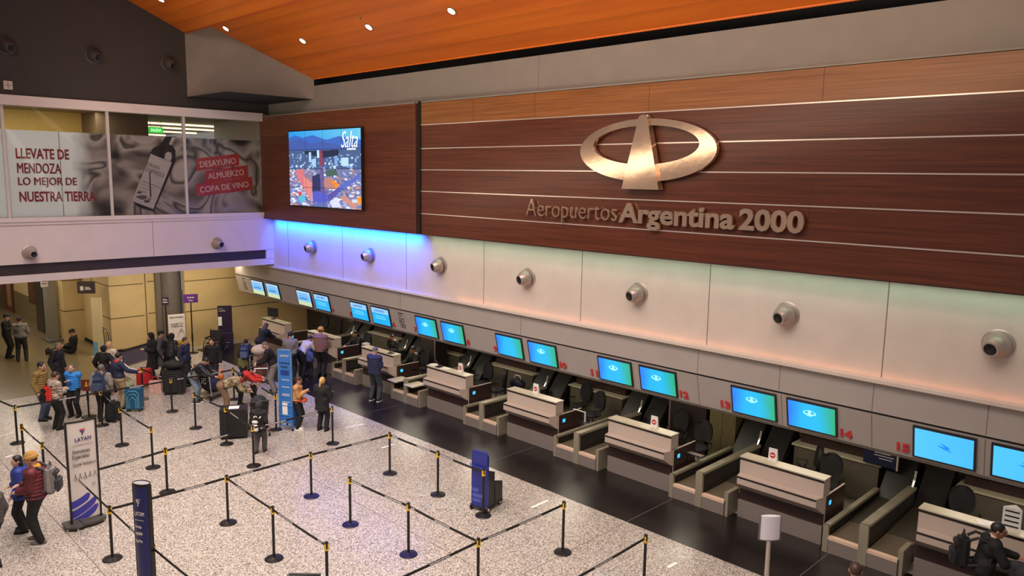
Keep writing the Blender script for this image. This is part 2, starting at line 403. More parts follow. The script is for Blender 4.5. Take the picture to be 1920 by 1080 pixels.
# gallery : white beam with a dark slot, window band, white head
struct(MB().box(-6, W, YB, YB+.3, 5.36, 5.58).box(-6, W, YB-.03, YB+.3, 5.45, 5.58).build('trim_40', m_beam, smooth=False))
struct(MB().box(-6, W+.02, YB+.03, YB+.3, 4.20, 5.40).build('wall_left', m_beam, smooth=False))
struct(MB().box(-6, W+.02, YB+.03, YB+.3, 3.65, 3.87).build('wall_left_lower', m_beam, smooth=False))
struct(MB().box(-6, 13.62, YB+.10, YB+.3, 3.86, 4.21).build('trim_41', M('dark_slot', (52, 42, 44), .5), smooth=False))
struct(MB().box(13.62, W+.02, YB+.03, YB+.3, 3.86, 4.21).build('wall_left_corner', m_beam, smooth=False))
bsm = MB()
for x in (5.2-1.5, 9.62, 1.2): bsm.box(x-.006, x+.006, YB+.026, YB+.05, 4.21, 5.4)
struct(bsm.build('trim_42', m_seam, smooth=False))
struct(MB().box(-6, 13.56, YB-.12, YB+.3, 8.82, 9.10).build('trim_43', m_beam, smooth=False))
# dark wall above, corner panel
struct(MB().box(-6, 11.0, YB, YB+.3, 9.10, 14.5).box(11.0, W, YB+.02, YB+.3, 9.10, 9.46).build('wall_left_upper', m_greyd, smooth=False))
c0, c1 = Vector((10.95, YB, 0)), Vector((W-.05, 23.19, 0))
struct(MB().hexa([(c0.x, c0.y, 9.45), (c1.x, c1.y, 9.45), (W, YB+.1, 9.45), (c0.x, YB+.1, 9.45)], [(c0.x, c0.y, 12.17), (c1.x, c1.y, 10.11), (W, YB+.1, 10.11), (c0.x, YB+.1, 12.17)]).build('wall_corner', M('grey_brown_wall_paint', (136, 121, 112), .7, 0, .05, 2), smooth=False))
struct(MB().box(10.9, W, 23.3, YB, 9.44, 9.452).build('trim_44', m_gap, smooth=False))
# mullions and panes
for i, x in enumerate((2.75, 5.61, 8.42, 10.80)):
    hwm = .04 if i < 4 else .012
    struct(MB().box(x-hwm, x+hwm, YB+.02, YB+.14, 5.56, 8.86).build('trim_%d' % (50+i), m_frame, smooth=False))
for i, (a, b) in enumerate(((2.79, 5.57), (5.65, 8.38), (8.46, 10.76), (10.84, 13.54))):
    w = struct(MB().box(a, b, YB+.07, YB+.085, 5.58, 8.84).build('window_%d' % (i+1), m_glass, smooth=False))
# room behind the windows
struct(MB().box(-2, 17, YB+.3, 46, 5.2, 5.36).build('floor_gallery', m_greyw, smooth=False))
struct(MB().box(-2, 17, YB+.3, 46, 8.98, 9.08).build('ceiling_gallery', M('gallery_ceiling', (150, 138, 112), .7), smooth=False))
struct(MB().box(-2, 17, 45.8, 46, 5.3, 9.0).build('wall_gallery_back', M('gallery_back_wall', (170, 160, 130), .6), smooth=False))
struct(MB().box(2.0, 8.9, 30.5, 31, 5.3, 8.98).build('wall_gallery_side', M('gallery_yellow_wall', (176, 144, 70), .6), smooth=False))
struct(MB().box(8.9, 10.62, 29.0, 31, 5.3, 8.98).build('wall_gallery_pier', M('gallery_brown_wall', (104, 84, 62), .6), smooth=False))
area('gallery_lamp', (6.5, 28.6, 8.9), (6.5, 29.2, 5.3), 5, .6, 110, (1, .9, .7))
m_tube = M('lit_tube', (255, 236, 190), emit=2.2, var=0)
for k, y in enumerate((33, 36, 39.5, 43.5)):
    t = MB().box(10.7 if k else 10.9, 16.8, y-.09, y+.09, 8.90, 8.96).build('strip_light', m_tube, smooth=False)
    tag(t, ['lit ceiling strip seen through upper glass, nearest the window', 'lit ceiling strip behind upper glass, second from the window', 'lit ceiling strip behind upper glass, third from the window', 'lit ceiling strip behind upper glass, farthest from the window'][k], 'light', 'strip lights of the gallery room')
area('gallery_lamp', (14, 36, 8.85), (14, 36, 5), 4, 8, 200, (1, .93, .75))
ex = root('exit_sign', 'green lit exit sign hanging behind the glass above the wine bottle', 'sign', tuple(wy(292, 244, 32.0)))
MB().box(-.28, .28, -.02, .02, -.12, .12).build('panel', M('exit_green', (60, 190, 70), emit=1.0, var=.02), ex, smooth=False)
text('lettering', 'SALIDA', (-.2, -.022, -.06), GXD, GYD, .4, .12, M('exit_white', (220, 255, 220), emit=1.2, var=0), ex)
MB().cyl((-.2, 0, .12), (-.2, 0, 8.985-ex.location.z), .008).cyl((.2, 0, .12), (.2, 0, 8.985-ex.location.z), .008).build('hanger', m_gap, ex)

# soffit and walls below the gallery
struct(MB().box(-6, 18.3, YB+.3, 52, 3.66, 3.9).build('ceiling_under_gallery', M('soffit_paint', (176, 156, 108), .7), smooth=False))
yw = MB().box(12.3, 18.3, 30.6, 30.8, 0, 3.7).build('wall_far', m_yel, smooth=False); struct(yw)
jj = MB()
for z in (2.68, 1.45): jj.box(12.3, 17.7, 30.592, 30.61, z-.014, z+.014)
struct(jj.build('trim_60', m_yjoint, smooth=False))
struct(MB().box(9.75, 11.42, 31.4, 34.6, .12, 3.7).build('wall_block', m_yel, smooth=False))
jj = MB()
for z in (2.62, 1.35):
    jj.box(9.742, 11.0, 31.392, 31.41, z-.014, z+.014); jj.box(11.15, 11.42, 31.392, 31.41, z-.014+.06, z+.014+.06); jj.box(9.742, 9.76, 31.4, 33.0, z-.014, z+.014)
jj.box(11.06, 11.09, 31.392, 31.41, .12, 3.7)
struct(jj.build('trim_61', m_yjoint, smooth=False))
struct(MB().box(9.70, 11.45, 31.36, 34.6, 0, .12).build('baseboard_block', m_gap, smooth=False))
struct(MB().box(11.42, 12.4, 31.2, 34, 0, 3.7).build('wall_niche', M('grey_stone_cladding', (112, 104, 96), .5, 0, .2, 20), smooth=False))
struct(MB().cyl((11.95, 31.15, 0), (11.95, 31.15, 3.7), .36, n=28).build('wall_column', m_gran))
struct(MB().box(9.0, 9.75, 34.6, 35.2, 0, 3.7).build('wall_pier_1', m_yel, smooth=False))
struct(MB().box(9.25, 9.75, 36.6, 37.1, 0, 3.7).build('wall_pier_2', m_yel, smooth=False))
jj = MB()
for z in (2.55, 1.3): jj.box(8.99, 9.76, 34.592, 34.61, z-.014, z+.014); jj.box(8.992, 9.01, 34.6, 35.2, z-.014, z+.014); jj.box(9.24, 9.7, 36.592, 36.61, z-.014, z+.014)
struct(jj.build('trim_62', m_yjoint, smooth=False))
struct(MB().box(9.75, 9.9, 34.6, 38, 0, 3.7).box(9.2, 9.9, 38.2, 47, 1.15, 3.7).box(9.2, 9.9, 47, 52, 1.15, 3.7).build('wall_side', m_yel, smooth=False))
struct(MB().box(9.16, 9.9, 38.2, 52, 0, 1.15).build('baseboard_side', m_olive, smooth=False))
struct(MB().box(-6, 9.9, 51.7, 52, 0, 3.7).build('wall_end', m_yel, smooth=False))
struct(MB().box(8.85, 9.75, 37.1, 38.2, 0, 3.7).build('wall_dark_pier', M('dark_stone_pier', (62, 56, 50), .35, 0, .2, 20), smooth=False))
d1 = struct(MB().box(9.10, 9.22, 43.6, 45.2, 0, 3.2).box(9.08, 9.12, 43.5, 43.62, 0, 3.3).box(9.08, 9.12, 45.2, 45.3, 0, 3.3).build('door_1', M('brown_door', (120, 74, 52), .4), smooth=False))
MB().box(9.06, 9.10, 43.75, 44.3, .3, 2.9).build('door_panel', M('pink_beige_glass', (176, 138, 110), .25), d1, smooth=False)
struct(MB().box(9.12, 9.2, 39.6, 40.5, .95, 3.4).build('window_9', M('brown_poster_frame', (96, 66, 46), .4, 0, .4, 6), smooth=False))

# timber ceiling : low panel over the camera side (1), steep panel over the counters (2)
def plane_hit(px, py, z0, s, x0):
    d = ray(px, py); t = (z0+s*x0-CAM_H)/(d.z+s*d.x); return CAMPOS+d*t
def zc2(x): return 10.09+.70*(13.86-x)
A2 = [(13.86, 23.26), (10.2, 26.9), (10.2, -8), (13.86, -8)]
struct(MB().slab([(x, y, zc2(x)) for x, y in A2], (0, 0, .12)).build('ceiling', m_ceil, smooth=False))
def zc1(x): return 11.55+.43*(10.9-x)
q = plane_hit(565, 0, 11.55, .43, 10.9); p0 = Vector((10.95, 26.3, zc1(10.95)))
e = p0+(q-p0)*3.2
A1 = [(p0.x, 26.3), (5.0, 26.3), (5.0, e.y), (e.x, e.y)]
struct(MB().slab([(x, y, zc1(x)) for x, y in A1], (0, 0, .22)).build('ceiling_1', m_ceil2, smooth=False))
struct(MB().cyl(p0+Vector((.01, 0, .0)), e+Vector((.01, 0, 0)), .03, n=6).build('trim_70', M('orange_edge', (170, 74, 12), .5), smooth=False))
struct(MB().box(13.82, 13.87, -8, 23.3, 10.075, 10.11).build('trim_71', M('orange_lip', (226, 112, 30), .5), smooth=False))

# downlights in the sloping timber
m_lens = M('lit_downlight', (255, 246, 226), emit=14, var=0); m_rim = M('steel_rim', (180, 150, 120), .3, .8)
nrm2 = Vector((-.70, 0, -1)).normalized(); nrm1 = Vector((-.43, 0, -1)).normalized()
def downlight(p, nrm, label):
    r = root('downlight', label, 'light', p, 0, 'downlights in the orange ceiling')
    MB().lathe([(.06, -.005), (.13, -.005), (.13, .02), (.10, .02), (.10, .006), (.06, .004)], n=20).xf(Vector((0, 0, 1)).rotation_difference(nrm).to_matrix().to_4x4()).build('rim', m_rim, r)
    MB().lathe([(0, .012), (.098, .012), (.098, .0), (0, .0)], n=20).xf(Vector((0, 0, 1)).rotation_difference(nrm).to_matrix().to_4x4()).build('lens', m_lens, r)
for px, py, lb in ((424, 53, 'small round downlight nearest the dark corner of the timber ceiling'), (568, 76, 'round downlight in timber ceiling, lowest of the row above the sign'), (692, 50, 'round downlight in timber ceiling, middle of the row above the sign'), (847, 20, 'round downlight in timber ceiling, farthest right of the row')):
    downlight(plane_hit(px, py, 10.09, .7, 13.86)+nrm2*.005, nrm2, lb)
downlight(plane_hit(302, -1, 11.55, .43, 10.9)+nrm1*.005, nrm1, 'round downlight in the lower timber ceiling above the dark wall')
for px, py, lb in ((673, 32, 'tiny sprinkler head between two downlights in the timber ceiling'), (450, 80, 'tiny sprinkler head near the left edge of the timber ceiling')):
    p = plane_hit(px, py, 10.09, .7, 13.86); r = root('sprinkler', lb, 'sprinkler', p, 0)
    MB().cyl((0, 0, .02), (0, 0, -.05), .018).lathe([(.05, -.05), (.05, -.058), (0, -.06)], n=12).build('nozzle', m_rim, r)

# white tape dashes on the speckled floor
m_tape = M('white_floor_tape', (240, 234, 226), .5, 0, .04, 10)
for a, b, lb in (((648, 803), (683, 795), 'white tape dash on the floor right of the woman in black'), ((716, 840), (738, 833), 'white tape dash on the floor behind the far barrier corner post'),
                 ((997, 952), (1028, 938), 'white tape dash on the floor right of the blue bag sizer'), ((1252, 1064), (1269, 1055), 'white tape dash on the floor nearest the white sign pole'),
                 ((0, 818), (26, 812), 'white tape dash on the floor at the far left barrier'), ((10, 858), (24, 853), 'white tape dash on the floor above the hugging couple')):
    A, B = fl(*a, .004), fl(*b, .004); d = (B-A); d.z = 0; n = Vector((-d.y, d.x, 0)).normalized()*.035
    tag(MB().slab([A-n, B-n, B+n, A+n], (0, 0, .003)).build('floor_tape', m_tape, smooth=False), lb, 'floor marking', 'white tape dashes')
# ================================================================== THINGS ON THE WALLS
m_gold = M('polished_bronze_letters', (226, 190, 164), .14, .82, .08, 2.2, bump=.18, bscale=1.8)
m_goldedge = M('bronze_sides', (170, 122, 92), .3, .85, .1, 4)
# --- emblem : oval ring with a tapering runway through it
em = root('wall_emblem', 'large polished bronze oval ring with a tapering runway spire on the timber wall', 'emblem', (WX, 9.66*KF, 7+.6*KF)); em.scale = (KF,)*3
def ring_mesh(oc, orr, ic, irr, x0, x1, n=72):
    b = MB(); rs = []
    for (c, r, x) in ((oc, orr, x0), (oc, orr, x1), (ic, irr, x1), (ic, irr, x0)):
        rs.append([(x, c[0]+r[0]*math.cos(2*math.pi*i/n), c[1]+r[1]*math.sin(2*math.pi*i/n)) for i in range(n)])
    return b.rings(rs, False, 0, True)
ring_mesh((0.02, -.005), (1.73, .655), (0.03, .105), (1.345, .405), -.16, -.06).build('ring', m_gold, em, ang=30)
MB().hexa([(-.24, .50, -.82), (-.24, -.45, -.82), (-.22, -.08, .69), (-.22, -.02, .725), (-.22, .06, .725), (-.22, .13, .69)], [(-.06, .50, -.82), (-.06, -.45, -.82), (-.06, -.08, .69), (-.06, -.02, .725), (-.06, .06, .725), (-.06, .13, .69)]).build('spire', m_gold, em, ang=30)
mk = MB()
for y, z in ((.9, .42), (-.9, .42), (.9, -.42), (-.9, -.42), (0, -.5)): mk.cyl((-.07, y, z), (0, y, z), .02, n=8)
mk.build('standoff', m_goldedge, em)
sg = root('sign_lettering', 'raised bronze lettering naming the airport company below the oval emblem', 'sign', (WX, 9.6*KF, 7-.95*KF)); sg.scale = (KF,)*3
def glow(name, body, y0, y1, z, h, bold, ch=None):
    return text(name, body, (-.05, y0-9.6, z), WXD, WYD, y0-y1, h, m_gold, sg, bold, .03, 0)
glow('thin_word', 'Aeropuertos', 13.12, 10.36, -.11, .53, -.012)
glow('bold_word', 'Argentina', 10.31, 7.52, -.13, .56, .03)
glow('numerals', '2000', 7.42, 6.13, .0, .42, .035)

# --- video wall, 4 x 4 panels
vw = root('video_wall', 'lit four by four video wall with aerial city picture on the timber bay', 'video wall', (WX, 22.36*KF, 7-1.09*KF)); vw.scale = (KF,)*3
VW, VH = 4.36, 2.50
MB().box(-.10, 0, -VW/2-.03, VW/2+.03, -.03, VH+.03).build('frame', m_gap, vw, smooth=False)
mv = bpy.data.materials.new('city_picture'); mv.use_nodes = True; nt = mv.node_tree; b = nt.nodes['Principled BSDF']
at = nt.nodes.new('ShaderNodeAttribute'); at.attribute_name = 'pic'
nt.links.new(at.outputs['Color'], b.inputs['Emission Color']); b.inputs['Emission Strength'].default_value = 1.2; b.inputs['Base Color'].default_value = (.01, .01, .012, 1); b.inputs['Roughness'].default_value = .25
rg = random.Random(3)
def inpoly(x, y, P):
    r = False; n = len(P)
    for i in range(n):
        (x1, y1), (x2, y2) = P[i], P[i-1]
        if (y1 > y) != (y2 > y) and x < (x2-x1)*(y-y1)/(y2-y1)+x1: r = not r
    return r
# picture shapes in unit coordinates (x right, y down)
PICS = [([(.0, .09), (.10, .05), (.22, .09), (.36, .06), (.55, .13), (.72, .09), (1, .14), (1, .26), (0, .26)], (58, 104, 190)),
        ([(.0, .14), (.18, .10), (.34, .17), (.5, .15), (.8, .22), (1, .19), (1, .27), (0, .27)], (66, 92, 168)),
        ([(.23, .27), (.72, .26), (.72, .33), (.5, .36), (.23, .30)], (30, 44, 74))]
SHAPES = [([(.09, .52), (.22, .50), (.24, .74), (.20, .75), (.12, .62)], (214, 120, 128)), ([(.22, .56), (.34, .66), (.33, .95), (.22, .78)], (226, 136, 130)),
          ([(.22, .54), (.24, .56), (.37, .63), (.33, .68), (.22, .60)], (150, 124, 150)), ([(.34, .60), (.44, .56), (.48, .62), (.48, .80), (.34, .80)], (46, 52, 96)),
          ([(.34, .80), (.54, .78), (.56, .93), (.34, .95)], (84, 92, 196)), ([(.455, .26), (.475, .22), (.495, .26), (.50, .46), (.45, .46)], (140, 66, 92)),
          ([(.45, .46), (.50, .46), (.53, .82), (.46, .82)], (104, 92, 150)), ([(.50, .66), (.58, .60), (.70, .70), (.66, .76), (.52, .76)], (190, 130, 120)),
          ([(.60, .66), (.64, .64), (.72, .70), (.68, .75)], (240, 140, 40)), ([(.55, .84), (.73, .72), (.76, .76), (.57, .93)], (86, 84, 168)),
          ([(.68, .74), (.98, .56), (1, .60), (.74, .78)], (92, 108, 196)), ([(.53, .52), (.68, .50), (.70, .58), (.55, .60)], (70, 100, 90)),
          ([(.36, .95), (.54, .93), (.56, 1), (.30, 1)], (96, 110, 180)), ([(.30, .28), (.33, .28), (.33, .40), (.30, .40)], (176, 214, 240)), ([(.42, .25), (.45, .25), (.45, .36), (.42, .36)], (190, 224, 240)),
          ([(.34, .38), (.40, .36), (.40, .48), (.35, .47)], (170, 206, 236)), ([(.74, .36), (.84, .36), (.84, .47), (.74, .46)], (186, 222, 246)), ([(.66, .34), (.70, .33), (.70, .44), (.66, .44)], (120, 170, 224)),
          ([(.95, .86), (1, .82), (1, .92), (.96, .93)], (246, 150, 30)), ([(.12, .82), (.17, .80), (.19, .86), (.14, .88)], (206, 84, 84)), ([(.13, .88), (.21, .84), (.24, .92), (.16, .96)], (90, 190, 214)),
          ([(.72, .86), (.78, .82), (.94, .96), (.90, 1)], (206, 140, 130)), ([(.58, .92), (.68, .86), (.74, .98), (.62, 1)], (214, 220, 246))]
def pic(x, y):
    if y < .26:
        c = [40+70*x, 150+50*x-90*max(0, y-.05), 232]
        for P, k in PICS:
            if inpoly(x, y, P): c = k
        return c
    for P, k in SHAPES[::-1]:
        if inpoly(x, y, P): return k
    for P, k in PICS[2:]:
        if inpoly(x, y, P): return k
    for (x0, y0, w, h, sk, c) in ROOFS:
        if y0 <= y < y0+h and x0+sk*(y-y0) <= x < x0+w+sk*(y-y0): return c
    return (74, 96, 140) if y < .5 else (120, 124, 170)
ROOFS = []
for k in range(520):
    y = .27+.72*rg.random()**1.0; s_ = .012+.055*(y-.25); far = y < .5
    c = rg.choice(((150, 190, 240), (196, 222, 248), (120, 160, 226), (70, 96, 150), (90, 124, 170), (220, 236, 252)) if far else ((214, 222, 248), (236, 238, 252), (190, 176, 206), (206, 140, 124), (120, 136, 200), (96, 104, 156), (222, 160, 120), (170, 190, 232)))
    ROOFS.append((rg.random()*1.02-.02, y, s_*rg.uniform(.6, 1.5), s_*rg.uniform(.5, 1.6) if far else s_*rg.uniform(.4, .9), 0 if far else rg.choice((-.9, .9, .5)), c))
NP = 30
for i in range(4):
    for k in range(4):
        bm = bmesh.new(); lay = bm.loops.layers.color.new('pic'); gap = .006
        for a in range(NP):
            for c in range(NP):
                u0, u1 = (i+a/NP)/4, (i+(a+1)/NP)/4; v0, v1 = (k+c/NP)/4, (k+(c+1)/NP)/4
                g = lambda u, lo, hi: lo+(hi-lo)*u
                Y = lambda u: VW/2-(u*VW) ; Z = lambda v: VH-v*VH
                ua, ub = u0 + (gap/VW if a == 0 else 0), u1-(gap/VW if a == NP-1 else 0)
                va, vb_ = v0 + (gap/VH if c == 0 else 0), v1-(gap/VH if c == NP-1 else 0)
                f = bm.faces.new([bm.verts.new((-.108, Y(u), Z(v))) for u, v in ((ua, vb_), (ub, vb_), (ub, va), (ua, va))])
                col = tuple(max(0, min(255, q))/255 for q in pic((u0+u1)/2, (v0+v1)/2))
                for l in f.loops: l[lay] = col+(1,)
        bmesh.ops.remove_doubles(bm, verts=bm.verts, dist=1e-5)
        me = bpy.data.meshes.new('screen_panel'); bm.to_mesh(me); bm.free(); me.materials.append(mv)
        # vertex colours were written as linear values
        o = bpy.data.objects.new('screen_panel', me); COL.objects.link(o); o.parent = vw
m_lit = M('lit_white_print', (236, 255, 240), emit=1.1, var=0)
text('title', 'Salta', (-.11, -1.10, 1.92), WXD, WYD, .92, .50, m_lit, vw, -.010, .002, .35, 1.0)
text('subtitle', 'ARGENTINA', (-.11, -1.42, 1.84), WXD, WYD, .50, .055, m_lit, vw, .02, .002)

# --- check-in screens along the leaning fascia
tilt = math.atan2(.155, .685)
SD = Vector((math.sin(tilt), 0, -math.cos(tilt)))     # down the leaning panel
SN = Vector((-math.cos(tilt), 0, -math.sin(tilt)))    # out of it
def leanpt(y, down, out=0.0):
    return Vector((W, y, 2.93)) + SD*down + SN*out
def screen_mat(name, stops, horizontal=True, w=.9):
    m = bpy.data.materials.new(name); m.use_nodes = True; nt = m.node_tree; b = nt.nodes['Principled BSDF']
    tc = nt.nodes.new('ShaderNodeTexCoord'); sp = nt.nodes.new('ShaderNodeSeparateXYZ'); nt.links.new(tc.outputs['Object'], sp.inputs[0])
    n = nt.nodes.new('ShaderNodeTexNoise'); n.inputs['Scale'].default_value = 2.2; nt.links.new(tc.outputs['Object'], n.inputs['Vector'])
    mr = nt.nodes.new('ShaderNodeMapRange')
    if horizontal: nt.links.new(sp.outputs[1], mr.inputs[0]); mr.inputs[1].default_value = w/2; mr.inputs[2].default_value = -w/2
    else: nt.links.new(sp.outputs[2], mr.inputs[0]); mr.inputs[1].default_value = 0; mr.inputs[2].default_value = -.52
    ad = nt.nodes.new('ShaderNodeMath'); ad.operation = 'MULTIPLY_ADD'; nt.links.new(n.outputs['Fac'], ad.inputs[0]); ad.inputs[1].default_value = .22 if horizontal else 0; nt.links.new(mr.outputs[0], ad.inputs[2])
    su = nt.nodes.new('ShaderNodeMath'); su.operation = 'SUBTRACT'; nt.links.new(ad.outputs[0], su.inputs[0]); su.inputs[1].default_value = .11 if horizontal else 0
    r = nt.nodes.new('ShaderNodeValToRGB'); cr = r.color_ramp
    cr.elements[0].position = stops[0][0]; cr.elements[0].color = s2l(stops[0][1])+(1,); cr.elements[1].position = stops[1][0]; cr.elements[1].color = s2l(stops[1][1])+(1,)
    for p, c in stops[2:]: e = cr.elements.new(p); e.color = s2l(c)+(1,)
    nt.links.new(su.outputs[0], r.inputs[0]); nt.links.new(r.outputs[0], b.inputs['Emission Color']); b.inputs['Emission Strength'].default_value = 1.14
    b.inputs['Base Color'].default_value = (.01, .012, .015, 1); b.inputs['Roughness'].default_value = .2
    return m
sm_grad = screen_mat('blue_green_screen', [(0, (28, 128, 255)), (.32, (22, 186, 255)), (.62, (26, 190, 240)), (1, (40, 176, 110))])
sm_bird = screen_mat('light_blue_screen', [(0, (78, 200, 255)), (1, (70, 190, 255))])
sm_jet = screen_mat('white_and_cyan_screen', [(0, (150, 206, 250)), (.40, (150, 206, 250)), (.41, (20, 150, 220)), (.46, (24, 178, 238)), (1, (20, 176, 244))], False)
sm_pale = screen_mat('pale_blue_screen', [(0, (206, 226, 214)), (.25, (140, 200, 250)), (.7, (110, 190, 245)), (.85, (196, 222, 180)), (1, (206, 216, 170))], False)
m_bez = M('screen_bezel', (22, 20, 34), .3, 0, .1, 6)
m_logo = M('lit_logo', (150, 228, 255), emit=1.0, var=0)
m_bird = M('lit_blue_bird', (24, 128, 220), emit=1.0, var=0)
m_navyp = M('lit_navy_print', (30, 90, 170), emit=.8, var=0)
SW, SH = .97, .60
def make_screen(kind, yc, label):
    o = leanpt(yc, .03)
    r = root('check_in_screen', label, 'screen', o, 0, 'check-in screens on the grey fascia')
    c0 = lambda y, d, out: Vector((0, y, 0))+SD*d+SN*out
    def panel(y0, y1, d0, d1, o0, o1): return [c0(y0, d0, o0), c0(y1, d0, o0), c0(y1, d1, o0), c0(y0, d1, o0)], SN*(o1-o0)
    a, off = panel(-SW/2, SW/2, 0, SH, .0, .035); MB().slab(a, off).build('bezel', m_bez, r, smooth=False)
    a, off = panel(-SW/2+.035, SW/2-.035, .035, SH-.03, .034, .038)
    MB().slab(a, off).build('display', {'grad': sm_grad, 'plain': sm_grad, 'bird': sm_bird, 'jet': sm_jet, 'pale': sm_pale}[kind], r, smooth=False)
    xd, yd = Vector((0, -1, 0)), -SD
    if kind == 'grad':
        b = MB(); n = 28; rs = []
        for (ra, rb, dz) in ((.125, .052, .038), (.125, .052, .0415), (.10, .034, .0415), (.10, .034, .038)):
            rs.append([c0(.03+ra*math.cos(2*math.pi*i/n), .22+rb*math.sin(2*math.pi*i/n)-(0 if ra > .11 else .008), dz) for i in range(n)])
        b.rings(rs, False, 0, True)
        b.slab([c0(.05, .16, .038), c0(.01, .16, .038), c0(-.012, .285, .038), c0(.072, .285, .038)], SN*.004)
        b.build('logo', m_logo, r, smooth=False)
    if kind == 'bird':
        b = MB()
        b.slab([c0(y, d, .038) for y, d in ((.055, .215), (.0, .265), (-.05, .305), (-.10, .295), (-.085, .27), (-.04, .25))], SN*.004)
        b.slab([c0(y, d, .038) for y, d in ((.095, .275), (.0, .318), (-.07, .338), (-.135, .35), (-.06, .30), (.03, .275))], SN*.0045)
        b.build('logo', m_bird, r, smooth=False)
    if kind in ('jet', 'pale'):
        p = c0(.30, .17 if kind == 'jet' else .36, .038)
        text('logo', 'JetSMART', p, xd, yd, .56, .085, m_navyp, r, .01, .002)
        for d in ((.30, .37) if kind == 'jet' else (.12, .20, .27)):
            a, off = panel(-.25, .30, d, d+.012, .038, .0395); MB().slab(a, off).build('text_line', m_logo if kind == 'jet' else m_navyp, r, smooth=False)
    return r
cen = [5.87+.0, 7.05]
kinds = {1: 'pale', 2: 'pale', 3: 'pale', 4: 'jet', 5: 'jet', 6: 'jet', 7: 'grad', 8: 'grad', 9: 'plain', 10: 'grad', 11: 'grad', 12: 'grad', 13: 'grad', 14: 'grad', 15: 'bird', 16: 'bird'}
slabel = {1: 'pale lit check-in screen at the far end of the grey fascia', 2: 'pale lit check-in screen, second from the far end of the fascia', 3: 'pale lit screen, left one of the pair just before red number 4', 4: 'white and cyan screen directly left of red number 4',
          5: 'white and cyan screen with dark blue lettering, right of red number 5', 6: 'white and cyan screen directly left of the priority notice panel', 15: 'plain light blue screen with bird mark right of red number 15', 16: 'light blue screen cut by the right edge of the photo'}
m_red = M('red_number', (196, 44, 44), .4, 0, .05, 10)
NW = dict(zip(range(4, 16), 'four five six seven eight nine ten eleven twelve thirteen fourteen fifteen'.split()))
for n in range(1, 17):
    j = (n-13)//2 if n % 2 else (n-14)//2
    yc = (7.05 if n % 2 else 5.87) - 3.45*j
    lb = slabel.get(n) or ('blue green screen with ring mark, right of red number %d' % n if n % 2 and n != 9 else 'blank blue green screen right of red number 9' if n == 9 else 'blue green screen with ring mark, left of red number %d' % n)
    make_screen(kinds[n], yc, lb)
    if n >= 4 and n < 16:
        dx, dy = Vector((0, -1, 0)), -SD
        two = n >= 10; w = .215 if two else .115
        y = yc+SW/2+.05+w if n % 2 else yc-SW/2-.05
        t = text('desk_number', str(n), leanpt(y, .60, .0), dx, dy, w, .165, m_red, None, .03, .008, 0, .88)
        tag(t, 'raised red numeral %s on the grey fascia, %s its screen' % (NW[n], 'left of' if n % 2 else 'right of'), 'number')
# notices for priority passengers on the fascia
m_ink = M('dark_print', (40, 36, 40), .6, 0, .05, 20); m_dkink = M('grey_print', (84, 78, 80), .6, 0, .05, 20)
def notice(y, lb):
    r = root('priority_notice', lb, 'notice', leanpt(y, .05), 0, 'priority notices on the grey fascia')
    for i, (t, w) in enumerate((('Prioridad', .24), ('Priority', .17), ('Prioridade', .26))):
        text('heading' if i == 0 else 'line', t, SD*(.06+.085*i)+SN*.001+Vector((0, .13, 0)), (0, -1, 0), -SD, w, .045, m_ink if i == 0 else m_dkink, r, .01 if i == 0 else 0, .002)
    for a in range(2):
        for b_ in range(2):
            c = SD*(.32+.13*b_)+SN*.003+Vector((0, .08-.13*a-.03*b_, 0)); u = Vector((0, 1, 0))
            q = MB().slab([c-u*.05-SD*.05, c+u*.05-SD*.05, c+u*.05+SD*.05, c-u*.05+SD*.05], SN*.003)
            pic_ = q.build('pictogram', m_ink if (a+b_) % 2 == 0 or b_ else m_dkink, r, smooth=False)
            MB().cyl(c+SN*.004-SD*.025, c+SN*.006-SD*.025, .011, n=8).slab([c-u*.012-SD*.008+SN*.003, c+u*.012-SD*.008+SN*.003, c+u*.02+SD*.035+SN*.003, c-u*.02+SD*.035+SN*.003], SN*.003).build('figure', m_white, pic_, smooth=False)
notice(19.62, 'priority passenger notice with pictograms, directly right of screen 6')
notice(18.62, 'priority passenger notice with pictograms, directly left of red number 7')
notice(28.9, 'priority passenger notice at the far end of the fascia')

# --- ball air nozzles
m_noz = M('nozzle_steel', (176, 160, 152), .35, .5, .08, 6); m_nozd = M('nozzle_dark_paint', (70, 60, 56), .5, .1, .08, 6); m_hole = M('nozzle_throat', (16, 14, 15), .7, 0, .1, 4)
def nozzle(loc, nrm, aim, label, mat, r0=.26, grp='air nozzles'):
    r = root('air_nozzle', label, 'air vent', loc, 0, grp)
    nrm = Vector(nrm); aim = Vector(aim).normalized(); Z = Vector((0, 0, 1))
    q = Z.rotation_difference(nrm).to_matrix().to_4x4(); OFF = Matrix.Translation(nrm*r0*.32)
    MB().lathe([(0, 0), (r0*.98, 0), (r0*1.0, .015), (r0*.90, .03), (0, .03)], n=26).xf(q).build('flange', mat, r)
    MB().lathe([(r0*.86, .0), (r0*.84, .05), (r0*.74, .13), (r0*.60, .20), (r0*.50, .235), (r0*.40, .24), (r0*.40, .12)], n=26).xf(OFF @ Z.rotation_difference(aim).to_matrix().to_4x4()).build('ball', mat, r)
    MB().lathe([(0, .18), (r0*.41, .18), (r0*.41, .236), (r0*.36, .245), (0, .20)], n=20).xf(OFF @ Z.rotation_difference(aim).to_matrix().to_4x4()).build('throat', m_hole, r)
order = ['far left under the blue glow', 'second from the gallery, under the blue glow', 'below the end of the black strip', 'first right of the blue glow', 'below the wall emblem', 'second from the right edge', 'nearest the right edge']
for k, y in enumerate((23.52, 20.10, 16.66, 13.26, 9.88, 6.45, 2.96)):
    nozzle((W, y, 4.5), (-1, 0, 0), (-1, .18, -.22), 'round steel air nozzle on the white wall, '+order[k], m_noz, .24, 'air nozzles on the white wall')
